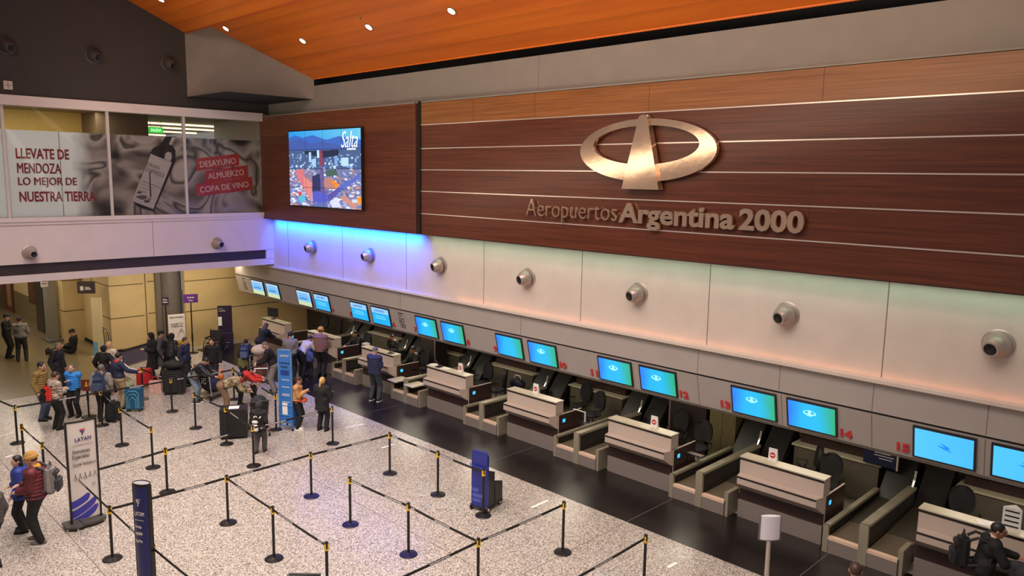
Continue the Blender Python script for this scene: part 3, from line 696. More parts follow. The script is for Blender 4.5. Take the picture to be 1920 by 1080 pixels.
for x, lb in ((6.04, 'steel air nozzle on the gallery beam at the left edge'), (11.76, 'steel air nozzle on the gallery beam near the wall corner')):
    nozzle((x, YB+.03, 4.53), (0, -1, 0), (.18, -1, -.12), lb, m_noz, .21, 'air nozzles on the gallery beam')
for x, lb in ((5.84, 'dark painted air nozzle above the windows, leftmost'), (8.12, 'dark painted air nozzle above the windows, middle one'), (10.37, 'dark painted air nozzle above the windows, nearest the corner')):
    nozzle((x, YB, 10.48), (0, -1, 0), (.22, -1, -.42), lb, m_nozd, .25, 'dark air nozzles')
ab = root('access_box', 'small pale square box on the dark wall above the left window', 'box', (5.8, YB, 9.37))
MB().box(-.11, .11, -.05, 0, -.12, .12).build('cover', m_white, ab, smooth=False); MB().box(-.09, .09, -.055, -.05, -.005, .005).box(-.005, .005, -.055, -.05, -.1, .1).build('joint', m_greyd, ab, smooth=False)

# --- window graphics : one poster in three sheets behind the panes
def fabric_mat():
    m = bpy.data.materials.new('printed_linen_picture'); m.use_nodes = True; nt = m.node_tree; b = nt.nodes['Principled BSDF']; b.inputs['Roughness'].default_value = .55
    tc = nt.nodes.new('ShaderNodeTexCoord'); P = tc.outputs['Object']
    n = nt.nodes.new('ShaderNodeTexNoise'); n.inputs['Scale'].default_value = .75; n.inputs['Detail'].default_value = 1.5; n.inputs['Distortion'].default_value = 1.2; nt.links.new(P, n.inputs['Vector'])
    r = nt.nodes.new('ShaderNodeValToRGB'); cr = r.color_ramp
    for i, (p, c) in enumerate(((.30, (30, 24, 26)), (.42, (118, 108, 106)), (.54, (186, 174, 170)), (.60, (60, 52, 54)), (.70, (196, 184, 178)))):
        e = cr.elements[i] if i < 2 else cr.elements.new(p); e.position = p; e.color = s2l(c)+(1,)
    nt.links.new(n.outputs['Fac'], r.inputs[0])
    mp = nt.nodes.new('ShaderNodeMapping'); mp.inputs['Rotation'].default_value = (0, R(38), 0); nt.links.new(P, mp.inputs[0])
    w = nt.nodes.new('ShaderNodeTexWave'); w.inputs['Scale'].default_value = 9; w.inputs['Distortion'].default_value = 1.5; w.inputs['Detail'].default_value = 1; nt.links.new(mp.outputs[0], w.inputs['Vector'])
    r2 = nt.nodes.new('ShaderNodeValToRGB'); r2.color_ramp.elements[0].color = (.45, .45, .45, 1); r2.color_ramp.elements[1].color = (1.1, 1.1, 1.1, 1); nt.links.new(w.outputs['Fac'], r2.inputs[0])
    mx = nt.nodes.new('ShaderNodeMix'); mx.data_type = 'RGBA'; mx.blend_type = 'MULTIPLY'; mx.inputs['Factor'].default_value = 1; nt.links.new(r.outputs[0], mx.inputs[6]); nt.links.new(r2.outputs[0], mx.inputs[7])
    # the picture fades into the plain pale ground on the left sheet
    sp = nt.nodes.new('ShaderNodeSeparateXYZ'); nt.links.new(P, sp.inputs[0])
    n3 = nt.nodes.new('ShaderNodeTexNoise'); n3.inputs['Scale'].default_value = 1.4; nt.links.new(P, n3.inputs['Vector'])
    ma = nt.nodes.new('ShaderNodeMath'); ma.operation = 'MULTIPLY_ADD'; nt.links.new(n3.outputs['Fac'], ma.inputs[0]); ma.inputs[1].default_value = .7; nt.links.new(sp.outputs[0], ma.inputs[2])
    mr = nt.nodes.new('ShaderNodeMapRange'); mr.inputs[1].default_value = 7.75; mr.inputs[2].default_value = 8.25; nt.links.new(ma.outputs[0], mr.inputs[0])
    mm = nt.nodes.new('ShaderNodeMix'); mm.data_type = 'RGBA'; nt.links.new(mr.outputs[0], mm.inputs['Factor']); mm.inputs[6].default_value = s2l((226, 234, 236))+(1,); nt.links.new(mx.outputs[2], mm.inputs[7])
    nt.links.new(mm.outputs[2], b.inputs['Base Color']); nt.links.new(mm.outputs[2], b.inputs['Emission Color']); b.inputs['Emission Strength'].default_value = 0
    return m
m_fab = fabric_mat(); m_pale = M('pale_print', (226, 236, 236), .5, 0, .03, 2)
PG = YB+.10          # sheet face, just behind the panes
ztop = 8.13
sheets = [('sheet', 2.79, 5.57, m_pale), ('sheet', 5.65, 8.38, m_fab), ('sheet', 8.46, 10.76, m_fab), ('sheet', 10.84, 13.54, m_fab)]
lbs = ['pale window poster sheet cut by the left edge of the photo', 'pale window poster with red lettering on the wine of Mendoza', 'window poster with a black wine bottle on linen', 'window poster with three red tags on linen']
cats = 'poster'; roots = []
for (nm, a, b_, mt), lb in zip(sheets, lbs):
    r = root('window_poster', lb, 'poster', (0, PG, 0), 0, 'poster sheets behind the gallery windows')
    MB().box(a, b_, 0, .006, 5.58, ztop).build('print', mt, r, smooth=False); roots.append(r)
MB().box(7.04, 7.055, -.003, .0, 5.58, ztop).build('sheet_joint', m_greyd, roots[1], smooth=False)
m_txt = M('dark_red_print', (132, 34, 40), .5, 0, .25, 6)
def gp(px, py): p = wy(px, py, PG); return p
for body, (xa, ya), (xb, yb), h in (('LLEVATE DE', (30, 298), (130, 299), .36), ('MENDOZA', (32.5, 326), (115, 325), .36), ('LO MEJOR DE', (34.5, 352), (145, 352), .36), ('NUESTRA TIERRA', (37, 379), (180, 377), .36)):
    p0 = gp(xa, ya); p1 = gp(xb, yb)
    text('lettering', body, (p0.x, -.001, (p0.z+p1.z)/2), GXD, GYD, p1.x-p0.x, h*.86, m_txt, roots[1], .028, .002)
def gpoly(pts): return [(gp(*p).x, -.004, gp(*p).z) for p in pts]
def z4(x, y): return (200+x/4.91, 200+y/4.91)
bt = MB().slab(gpoly([z4(*p) for p in ((232, 870), (400, 430), (425, 380), (500, 350), (540, 275), (640, 275), (600, 352), (632, 400), (634, 500), (432, 968), (300, 930))]), (0, -.003, 0)).build('wine_bottle_picture', M('printed_black_glass', (30, 24, 26), .35, 0, .1, 6), roots[2], smooth=False)
lbm = M('printed_label', (176, 166, 166), .6, 0, .08, 3)
MB().slab([(x, -.008, z) for x, _, z in gpoly([z4(*p) for p in ((405, 434), (600, 512), (428, 942), (230, 868))])], (0, -.002, 0)).build('label_picture', lbm, bt, smooth=False)
MB().slab([(x, -.008, z) for x, _, z in gpoly([z4(*p) for p in ((530, 480), (540, 430), (565, 414), (592, 424), (600, 460), (588, 502))])], (0, -.002, 0)).build('shine_picture', lbm, bt, smooth=False)
MB().slab([(x, -.008, z) for x, _, z in gpoly([z4(*p) for p in ((600, 280), (636, 280), (595, 358), (572, 345))])], (0, -.002, 0)).build('neck_shine_picture', lbm, bt, smooth=False)
MB().slab([(x, -.011, z) for x, _, z in gpoly([z4(*p) for p in ((390, 590), (400, 596), (411, 835), (398, 832))])], (0, -.001, 0)).build('label_line', m_ink, bt, smooth=False)
ldir = (gp(*z4(600, 512))-gp(*z4(405, 434))); ldir.y = 0; lup = Vector((-ldir.z, 0, ldir.x))
o = gp(*z4(350, 600)); text('label_print', 'GRAN', (o.x+.05, -.0105, o.z+.22), ldir, lup, .42, .12, m_dkink, bt, 0, .001)
text('label_print', 'ENEMIGO', (o.x, -.0105, o.z+.03), ldir, lup, .62, .14, m_dkink, bt, 0, .001)
for i in range(4):
    o = gp(*z4(325-14*i, 690+26*i)); text('label_print', ('MENDOZA ARGENTINA', 'VINO TINTO', 'COSECHA', 'MALBEC')[i], (o.x, -.0105, o.z), ldir, lup, (.62, .4, .34, .3)[i], .04, m_dkink, bt, 0, .001)
bb = MB()
for k, (dx, dy, w) in enumerate(((300, 790, 34), (330, 835, 60), (290, 830, 30), (370, 870, 44), (395, 850, 22))):
    c = gp(*z4(dx, dy)); bb.ell((c.x, -.0105, c.z), (w/4.91*.0115, .001, w/4.91*.006), 10, 5)
bb.build('label_drawing', m_dkink, bt)
m_tagr = M('red_tag_print', (164, 48, 48), .5, 0, .05, 4)
for (quad_, body, ta, tb) in (([(824, 478), (1218, 432), (1218, 540), (826, 592)], 'DESAYUNO', (862, 560), (1192, 522)), ([(905, 590), (1298, 538), (1300, 645), (905, 700)], 'ALMUERZO', (936, 668), (1266, 628)), ([(820, 710), (1338, 645), (1344, 762), (826, 830)], 'COPA DE VINO', (862, 794), (1308, 738))):
    t = MB().slab([(x, -.005, z) for x, _, z in gpoly([z4(*p) for p in quad_])], (0, -.004, 0)).build('red_tag', m_tagr, roots[3], smooth=False)
    a, b_ = gp(*z4(*ta)), gp(*z4(*tb)); d = b_-a; d.y = 0
    text('lettering', body, (a.x, -.009, a.z), d, (-d.z, 0, d.x), d.length, .20, m_white, t, .004, .002)
# ================================================================== CHECK-IN COUNTERS
m_lam = M('pale_laminate', (190, 172, 160), .38, 0, .04, 3)
m_lamtop = M('pale_laminate_top', (206, 196, 172), .35, 0, .05, 3)
m_strip = M('dark_edge_strip', (34, 24, 22), .4, 0, .1, 5)
m_body = M('dark_brown_laminate', (58, 40, 38), .35, 0, .08, 3)
m_steel = brushed('brushed_steel_plinth', (164, 150, 142), .32, .45, (3, 3, 140))
m_rail = brushed('brushed_steel_rail', (172, 162, 142), .34, .4, (3, 3, 120))
m_railin = M('dark_rail_panel', (50, 46, 42), .4, .2, .12, 6)
m_belt = M('brown_ribbed_belt', (96, 84, 66), .75, 0, .25, 50, bump=.3, bscale=90)
m_light = M('pale_sill_strip', (230, 198, 174), .4, .1, .05, 5)
m_chrome = M('chrome', (225, 222, 215), .12, 1.0, .03, 4)
m_hood = M('black_hood_panel', (32, 30, 29), .45, .1, .1, 5)
m_black = M('black_plastic', (26, 24, 26), .45, 0, .12, 10)
m_blkfab = M('black_mesh_fabric', (30, 28, 31), .75, 0, .18, 60)
m_cyan = M('lit_cyan_display', (60, 190, 255), emit=1.1, var=.05)
m_paper = M('white_paper', (232, 226, 222), .6, 0, .04, 8)
m_redp = M('red_print', (190, 40, 44), .5, 0, .05, 8)
def mesh_belt():
    m = bpy.data.materials.new('black_diamond_belt'); m.use_nodes = True; nt = m.node_tree; b = nt.nodes['Principled BSDF']; b.inputs['Roughness'].default_value = .5
    tc = nt.nodes.new('ShaderNodeTexCoord')
    outs = []
    for ang in (32, -32):
        mp = nt.nodes.new('ShaderNodeMapping'); mp.inputs['Rotation'].default_value = (0, 0, R(ang)); nt.links.new(tc.outputs['Object'], mp.inputs[0])
        w = nt.nodes.new('ShaderNodeTexWave'); w.inputs['Scale'].default_value = 4.2; w.bands_direction = 'X'; nt.links.new(mp.outputs[0], w.inputs['Vector']); outs.append(w)
    mx = nt.nodes.new('ShaderNodeMath'); mx.operation = 'MAXIMUM'; nt.links.new(outs[0].outputs['Fac'], mx.inputs[0]); nt.links.new(outs[1].outputs['Fac'], mx.inputs[1])
    r = nt.nodes.new('ShaderNodeValToRGB'); r.color_ramp.elements[0].position = .90; r.color_ramp.elements[1].position = .97
    r.color_ramp.elements[0].color = s2l((78, 70, 58))+(1,); r.color_ramp.elements[1].color = s2l((22, 20, 20))+(1,)
    nt.links.new(mx.outputs[0], r.inputs[0]); nt.links.new(r.outputs[0], b.inputs['Base Color']); return m
m_diam = mesh_belt()

DX = 14.28
def make_desk():
    t = root('check_in_desk', '', 'counter', (0, 0, 0), 0, 'check-in desks in the counter row')
    h = .89
    MB().box(.02, 1.0, -h, h, 0, .38).build('plinth', m_steel, t, smooth=False)
    MB().box(.05, .25, -h+.01, h-.01, .38, 1.0).build('front_panel', m_body, t, smooth=False)
    # lower shelf with mitred ends
    f = .06
    MB().rings([[(-.19, -h+f, .975), (-.19, h-f, .975), (-.19, h-f, .80), (-.19, -h+f, .80)], [(.05, -h, .975), (.05, h, .975), (.05, h, .62), (.05, -h, .62)], [(.27, -h, .975), (.27, h, .975), (.27, h, .62), (.27, -h, .62)]], True).build('shelf', m_lam, t, smooth=False)
    MB().box(-.194, -.186, -h+f, h-f, .925, .962).build('shelf_edge', m_strip, t, smooth=False)
    MB().box(.0, .29, -h+.01, h-.01, .975, 1.31).build('upper_box', m_lam, t, smooth=False)
    MB().box(-.005, .30, -h, h, 1.31, 1.335).build('top_slab', m_lamtop, t, smooth=False)
    MB().box(-.006, .004, -h+.01, h-.01, 1.262, 1.305).build('top_edge', m_strip, t, smooth=False)
    MB().box(.29, 1.0, -h+.03, h-.03, .72, .76).build('worktop', m_body, t, smooth=False)
    for s in (-1, 1):
        y = s*(h+.005)
        p = MB().box(.12, 1.02, min(y, y-s*.03), max(y, y-s*.03), .28, .965).build('side_panel', m_body, t, smooth=False)
        MB().box(.105, 1.02, min(y, y-s*.035), max(y, y-s*.035), .965, .98).box(.105, .12, min(y, y-s*.035), max(y, y-s*.035), .28, .98).build('edge_trim', m_lam, p, smooth=False)
    d = MB().box(.26, .36, -h-.012, -h-.003, .75, .84).build('weight_display', m_cyan, t, smooth=False)
    MB().box(.24, .38, -h-.008, -h-.002, .73, .86).build('display_bezel', m_strip, d, smooth=False)
    return t
dnames = {-1: 'nearest pale check-in desk, under red number 15, with a man in black leaning on it', 0: 'pale check-in desk in front of red numbers 13 and 14', 1: 'pale check-in desk below red number 12', 2: 'pale check-in desk below red numbers 9 and 10',
          3: 'pale check-in desk below red number 8 with round paper tray on top', 4: 'pale check-in desk with the man in navy puffer jacket before it', 5: 'pale check-in desk with the man in brown quilted jacket before it', 6: 'farthest pale check-in desk, with a monitor arm on top, by the yellow wall'}
desk0 = make_desk()
for n, j in enumerate(range(-1, 7)):
    o = desk0 if n == 0 else dup(desk0)
    o.location = (DX, 6.54+3.45*j, 0); o['label'] = dnames[j]

def make_conveyor():
    t = root('baggage_conveyor', '', 'conveyor', (0, 0, 0), 0, 'baggage conveyor pairs between the desks')
    L = 2.6
    def rail(name, y0, y1, h):
        p = MB().box(0, L, y0+.02, y1-.02, 0, h-.05).build(name, m_railin, t, smooth=False)
        MB().box(-.01, L, y0, y1, h-.055, h).box(-.012, .05, y0, y1, 0, h).build('rail_cap', m_rail, p, smooth=False)
        MB().box(.05, L, y0+.012, y1-.012, .40, .425).build('rail_groove', m_strip, p, smooth=False)
        return p
    rail('centre_rail', -.08, .08, .78); rail('side_rail', .64, .74, .54)
    p = MB().box(0, .45, -.70, -.61, 0, .52).build('end_post', m_rail, t, smooth=False)
    MB().box(.0, 2.4, -.64, -.61, 0, .33).build('skirt', m_railin, t, smooth=False)
    for a, b in ((.08, .64), (-.61, -.08)):
        MB().box(.0, .06, a, b, 0, .265).build('front_panel', m_steel, t, smooth=False)
        MB().box(-.006, .10, a, b, .265, .325).build('sill_strip', m_light, t, smooth=False)
        MB().box(.10, 1.0, a, b, .22, .318).build('belt', m_belt, t, smooth=False)
        MB().hexa([(1.0, a, .22), (2.5, a, .26), (2.5, b, .26), (1.0, b, .22)], [(1.0, a, .322), (2.5, a, .40), (2.5, b, .40), (1.0, b, .322)]).build('mesh_belt', m_diam, t, smooth=False)
        MB().hexa([(2.5, a, .2), (3.45, a, .9), (3.45, b, .9), (2.5, b, .2)], [(2.5, a, .40), (3.45, a, 1.5), (3.45, b, 1.5), (2.5, b, .40)]).build('inclined_hood', m_hood, t, smooth=False)
    MB().tube([(L-.02, 0, .76), (L+.04, 0, .84), (L+.10, 0, .95), (L+.13, 0, 1.08)], .03, 10).build('chrome_bar', m_chrome, t)
    return t
cnames = {0: 'twin baggage conveyor nearest the camera, between red numbers 14 and 15', 1: 'twin baggage conveyor between red numbers 12 and 13', 2: 'twin baggage conveyor between red numbers 10 and 11', 3: 'twin baggage conveyor between red numbers 8 and 9',
          4: 'twin baggage conveyor right of the man in navy puffer jacket', 5: 'twin baggage conveyor left of the man in navy puffer jacket', 6: 'farthest twin baggage conveyor, hidden by people at the far desks'}
conv0 = make_conveyor()
for i in range(7):
    o = conv0 if i == 0 else dup(conv0)
    o.location = (14.1, 4.80+3.45*i, 0); o['label'] = cnames[i]

# low rear counters by the back wall
rear0 = root('rear_counter', '', 'counter', (0, 0, 0), 0, 'low rear counters behind the desks')
MB().box(.04, .5, -.95, .95, 0, .90).build('body', M('grey_green_laminate', (104, 97, 84), .4, 0, .12, 3), rear0, smooth=False)
MB().box(0, .52, -1.0, 1.0, .90, .94).build('top', m_lamtop, rear0, smooth=False)
MB().box(.25, .50, -.9, .9, .94, 1.12).build('back_shelf', m_body, rear0, smooth=False)
for n, j in enumerate((-1, 0, 2, 3, 4, 5)):
    o = rear0 if n == 0 else dup(rear0)
    o.location = (16.95, 6.54+3.45*j, 0)
    o['label'] = {-1: 'low rear counter behind the nearest desk at the right edge', 0: 'low rear counter with a dark blue notice, behind screen 14', 3: 'low rear counter with a black box monitor, below screen 8', 2: 'low rear counter behind the two black chairs, under screens 9 and 10',
                  4: 'low rear counter behind the bearded agents', 5: 'low rear counter behind the long haired agent'}[j]
# khaki cupboard and glass screen behind desk 11/12
cb = root('cupboard', 'tall khaki wooden cupboard behind the counters below red number 13', 'cupboard', (17.0, 9.36, 0))
MB().box(-.02, .62, -.36, .36, 0, 2.05).build('body', m_khaki, cb, smooth=False); MB().box(-.035, -.018, -.36, -.005, .05, 2.15).box(-.035, -.018, .005, .36, .05, 2.15).build('door', m_khaki, cb, smooth=False)
ds = root('dark_partition', 'tall dark partition behind the seated bearded agent', 'partition', (16.38, 20.3, 0))
MB().box(-.03, .5, -.4, .4, 0, 2.05).build('panel', M('dark_brown_partition', (50, 42, 40), .4, 0, .1, 3), ds, smooth=False); MB().box(-.05, -.03, -.42, -.38, 0, 2.05).build('edge', m_seam, ds, smooth=False)
dg = root('dark_partition', 'tall dark partition behind the black chairs of the desk under red number 12', 'partition', (16.95, 10.3, 0))
MB().box(-.03, .7, -.5, .58, 0, 2.05).build('panel', M('dark_brown_partition', (50, 42, 40)), dg, smooth=False); MB().box(-.05, -.03, .55, .60, 0, 2.05).build('edge', m_seam, dg, smooth=False)

# office chairs
def make_chair():
    t = root('office_chair', '', 'chair', (0, 0, 0), 0, 'black swivel chairs behind the desks')
    b = MB()
    for k in range(5):
        a = 2*math.pi*k/5; b.cap((0, 0, .10), (.28*math.cos(a), .28*math.sin(a), .07), .026, .016, 8)
    bs = b.build('star_base', m_black, t)
    w = MB()
    for k in range(5):
        a = 2*math.pi*k/5; w.cyl((.28*math.cos(a)-.02*math.sin(a), .28*math.sin(a)+.02*math.cos(a), .03), (.28*math.cos(a)+.02*math.sin(a), .28*math.sin(a)-.02*math.cos(a), .03), .03, n=10)
    w.build('caster', m_black, bs)
    MB().cyl((0, 0, .10), (0, 0, .46), .028).build('gas_column', m_chrome, t)
    MB().rings([[(x*sx, y*sy, z) for x, y in [(.25*math.cos(a), .24*math.sin(a)) for a in [2*math.pi*i/20 for i in range(20)]]] for z, sx, sy in ((.46, .8, .8), (.475, .98, .98), (.51, 1.0, 1.0), (.535, .9, .9))]).build('seat', m_blkfab, t)
    rs = []
    for k in range(9):
        z = .62+.50*k/8; hw = .23*math.sqrt(max(.05, 1-((z-.85)/.27)**2))**.6; x = -.25-.05*(k/8)
        rs.append([(x+.035*(1-(c/10)**2)*0+.05*((c/10)**2), hw*c/10, z) for c in range(-10, 11, 2)]+[(x-.075+.05*((c/10)**2), hw*c/10, z) for c in range(10, -11, -2)])
    MB().rings(rs).build('backrest', m_blkfab, t)
    MB().tube([(-.10, 0, .47), (-.26, 0, .48), (-.31, 0, .60), (-.31, 0, .75)], .022, 8).build('back_bar', m_black, t)
    for s in (-1, 1):
        MB().tube([(-.02, s*.22, .49), (-.02, s*.30, .52), (-.10, s*.30, .68), (.16, s*.30, .70), (.10, s*.30, .55), (.04, s*.30, .52)], .018, 8).build('armrest', m_black, t)
    return t
chairs = [(16.65, 13.75, 170, 'black swivel chair below red number 11, left one of two'), (16.25, 12.95, 165, 'black swivel chair below screen 11, right one of two with paper beside it'), (16.45, 10.4, 175, 'black swivel chair in shadow right of the white no entry card below red number 12'),
          (16.1, 9.5, 185, 'black swivel chair in deep shadow beside the khaki cupboard'), (16.5, 7.0, 120, 'black swivel chair turned sideways under screen 14'), (16.15, 6.35, 185, 'large black swivel chair facing the desk under screen 14'),
          (16.2, 17.4, 175, 'black swivel chair at the rear below screen 8'), (16.0, 16.55, 130, 'black swivel chair tilted sideways beside the desk below red number 8'),
          (16.25, 3.75, 200, 'black round backed swivel chair behind the nearest desk'), (15.95, 23.7, 180, 'black swivel chair under the long haired agent'), (16.7, 27.85, 190, 'black round backed swivel chair at the farthest desk'), (15.85, 20.15, 180, 'black swivel chair of the seated bearded agent'), (16.7, 26.8, 160, 'black swivel chair behind the orange beanie')]
ch0 = make_chair()
for n, (x, y, a, lb) in enumerate(chairs):
    o = ch0 if n == 0 else dup(ch0)
    o.location = (x, y, 0); o.rotation_euler = (0, 0, R(a)); o['label'] = lb

# monitors, keyboards, printers
def make_monitor(arm=False):
    t = root('monitor', '', 'monitor', (0, 0, 0), 0, 'black monitors on the counters')
    MB().box(-.02, .02, -.25, .25, .10, .44).build('screen', m_black, t, smooth=False)
    MB().box(.02, .035, -.08, .08, .18, .34).build('back_cover', m_blkfab, t, smooth=False)
    MB().tube([(.03, 0, .26), (.09, 0, .20), (.07, 0, .06), (.03, 0, .0)], .022, 8).build('stand', m_black, t)
    MB().lathe([(0, 0), (.11, 0), (.10, .015), (0, .02)], (.03, 0, 0), 16).build('foot', m_black, t)
    return t
mon0 = make_monitor()
mons = [((14.45, 27.55, 1.335), 20, 'black monitor on a bent arm atop the farthest desk'), ((14.98, 21.0, .76), 190, 'black monitor on the worktop by the standing bearded agent'), ((14.95, 17.35, .76), 170, 'black monitor on the worktop behind the round paper tray'), ((17.33, 24.2, 1.12), 180, 'black monitor on the rear counter behind the long haired agent'),
        ((17.33, 23.2, 1.12), 160, 'black monitor on the rear counter, second behind the long haired agent'), ((17.33, 20.6, 1.12), 180, 'black monitor on the rear counter behind the standing agent'), ((17.33, 17.2, 1.12), 180, 'black box monitor at the back wall below screen 8')]
for n, (p, a, lb) in enumerate(mons):
    o = mon0 if n == 0 else dup(mon0)
    o.location = p; o.rotation_euler = (0, 0, R(a)); o['label'] = lb
def small(name, label, cat, loc, rz, parts, group=None):
    r = root(name, label, cat, loc, R(rz), group)
    for nm, mb, mt in parts: mb.build(nm, mt, r, smooth=True)
    return r
small('keyboard', 'flat dark keyboard at the hands of the seated agent', 'keyboard', (15.05, 19.6, .76), 0, [('body', MB().box(-.08, .08, -.2, .2, 0, .02), m_black), ('keys', MB().box(-.07, .07, -.19, .19, .02, .026), m_blkfab)])
small('keyboard', 'keyboard on the worktop beneath the chair by screen 12', 'keyboard', (15.0, 8.9, .76), 0, [('body', MB().box(-.08, .08, -.2, .2, 0, .02), m_black), ('keys', MB().box(-.07, .07, -.19, .19, .02, .026), m_steel)])
small('label_printer', 'white label printer on the side of the quilted jacket desk', 'printer', (15.05, 22.1, .97), 0, [('case', MB().box(-.10, .10, -.10, .10, 0, .22), m_paper), ('slot', MB().box(-.104, -.09, -.06, .06, .05, .09).box(-.104, -.09, -.06, .06, .14, .17), m_black)])
small('ticket_scanner', 'slim black scanner arm on desk beside the navy jacket man', 'scanner', (14.40, 19.75, 1.335), 0, [('foot', MB().box(-.10, .10, -.08, .08, 0, .02), m_black), ('arm', MB().tube([(0, 0, .02), (-.02, .05, .10), (-.05, .16, .24)], .018), m_black)])
small('ticket_scanner', 'slim black scanner arm on the desk with round paper tray', 'scanner', (14.42, 17.35, 1.335), 0, [('foot', MB().box(-.10, .10, -.08, .08, 0, .02), m_black), ('arm', MB().tube([(0, 0, .02), (-.02, .05, .10), (-.05, .16, .24)], .018), m_black)])
small('paper_tray', 'round white paper tray on the desk below red number 8', 'tray', (14.42, 17.62, 1.335), 0, [('tray', MB().lathe([(0, 0), (.14, 0), (.15, .025), (.13, .02), (0, .012)], n=22), m_paper)])
small('paper_sheet', 'loose white paper on desk under red number 8 beside the scanner', 'paper', (14.44, 17.1, 1.335), 15, [('sheet', MB().box(-.1, .1, -.15, .15, 0, .004), m_paper)])
small('paper_stack', 'white forms on the top of the nearest desk beside the triangular holder', 'paper', (14.43, 2.95, 1.335), 25, [('sheet', MB().box(-.11, .11, -.16, .16, 0, .008), m_paper)])
small('bag', 'dark blue travel bag on a stand on a low stand under screen 9', 'bag', (16.6, 16.2, .50), 0, [('body', MB().ell((0, 0, .16), (.18, .30, .18)), M('navy_bag', (34, 36, 56), .6)), ('handle', MB().tube([(0, -.14, .30), (0, -.10, .42), (0, .10, .42), (0, .14, .30)], .014), m_paper)])
small('bag_stand', 'low dark table carrying the dark blue travel bag', 'table', (16.6, 16.2, 0), 0, [('top', MB().box(-.22, .22, -.36, .36, .46, .50), m_body), ('leg', MB().box(-.23, -.18, -.38, -.33, 0, .46), m_body), ('leg', MB().box(.18, .23, -.38, -.33, 0, .46), m_body), ('leg', MB().box(-.23, -.18, .33, .38, 0, .46), m_body), ('leg', MB().box(.18, .23, .33, .38, 0, .46), m_body)])
small('paper_sheet', 'white paper hanging over the end of the desk under red number 10', 'paper', (15.05, 12.52, .985), 0, [('sheet', MB().box(-.02, .02, -.30, .10, 0, .012).box(-.02, .02, -.31, -.29, -.25, .0), m_paper)])
small('notice_stand', 'dark blue notice with white print on the rear counter under red number 14', 'sign', (16.9, 5.55, .945), 0, [('board', MB().box(-.02, .01, -.34, .34, .02, .42), M('navy_notice', (28, 36, 66), .4)), ('edge', MB().box(-.025, .015, -.37, -.34, 0, .44), m_lamtop), ('print', MB().box(-.023, -.02, -.22, .12, .30, .315).box(-.023, -.02, -.28, .12, .24, .255).box(-.023, -.02, -.25, .02, .18, .195), m_paper)])
hb = root('holder_box', 'small clear box with papers below the dark blue notice', 'box', (16.62, 5.5, .94)); 
MB().box(-.1, .1, -.16, .16, 0, .18).build('box', M('clear_plastic_box', (130, 126, 118), .2, 0, .1, 6), hb, smooth=False)
hb.location = (17.3, 5.75, 1.12)
# no-entry cards on the closed desks
nc0 = root('closed_sign', '', 'sign', (0, 0, 0), 0, 'closed desk cards')
MB().hexa([(-.012, -.09, 0), (.07, -.09, 0), (.07, .09, 0), (-.012, .09, 0)], [(.01, -.09, .27), (.02, -.09, .27), (.02, .09, .27), (.01, .09, .27)]).build('card', m_paper, nc0, smooth=False)
MB().lathe([(.0, 0), (.06, 0), (.06, .004), (0, .004)], n=24).xf(Matrix.Translation((-.006, 0, .13)) @ Matrix.Rotation(R(-90), 4, 'Y')).build('red_disc', m_redp, nc0, smooth=False)
MB().box(-.013, -.009, -.042, .042, .118, .142).build('white_bar', m_paper, nc0, smooth=False)
for n, (px, py, lb) in enumerate(((1448, 857, 'white card with red no entry mark on the desk under screen 14'), (1226, 792, 'white card with red no entry mark on the desk below red number 12'), (1004, 730, 'white card with red no entry mark on the desk below red number 10'), (863, 691, 'white card with red no entry mark beside the round paper tray'))):
    o = nc0 if n == 0 else dup(nc0)
    p = fl(px, py+9, 1.335); o.location = (14.47, p.y*14.47/p.x, 1.335); o['label'] = lb
# triangular leaflet holder
th = root('leaflet_holder', 'white triangular leaflet tower with slots on the nearest desk', 'holder', (14.46, 2.62, 1.335), R(20))
MB().prism([(-.11, -.12), (.11, -.06), (-.04, .14)], 'z', 0, .40).build('tower', m_paper, th, smooth=False)
sl = MB()
tri = [Vector((-.11, -.12, 0)), Vector((.11, -.06, 0)), Vector((-.04, .14, 0))]
for i in range(3):
    a, b = tri[i], tri[(i+1) % 3]; n = Vector(((b-a).y, -(b-a).x, 0)).normalized()*.003
    for k in range(4):
        z = Vector((0, 0, .07+.085*k)); u = (b-a)*.12
        sl.slab([a+u+z, b-u+z, b-u+z+Vector((0, 0, .025)), a+u+z+Vector((0, 0, .025))], n)
sl.build('slot', m_black, th, smooth=False)
# protruding trays
for (y, lb, x) in ((18.33, 'pale flat tray sticking out beside the conveyor under red number 8', 14.0), (19.15, 'pale flat tray below the hands of the navy jacket man', 13.98)):
    small('side_tray', lb, 'tray', (x, y, .60), 0, [('plate', MB().box(0, .55, -.22, .22, .0, .035), m_lamtop), ('bracket', MB().box(.3, .5, -.1, .1, -.10, 0), m_black)])
# lamps of the counters : small downlights in the soffit
for j in range(-1, 7):
    area('desk_lamp', (15.6, 6.54+3.45*j, 2.09), (15.4, 6.54+3.45*j, 0), .5, 1.6, 24, (1, .88, .68))
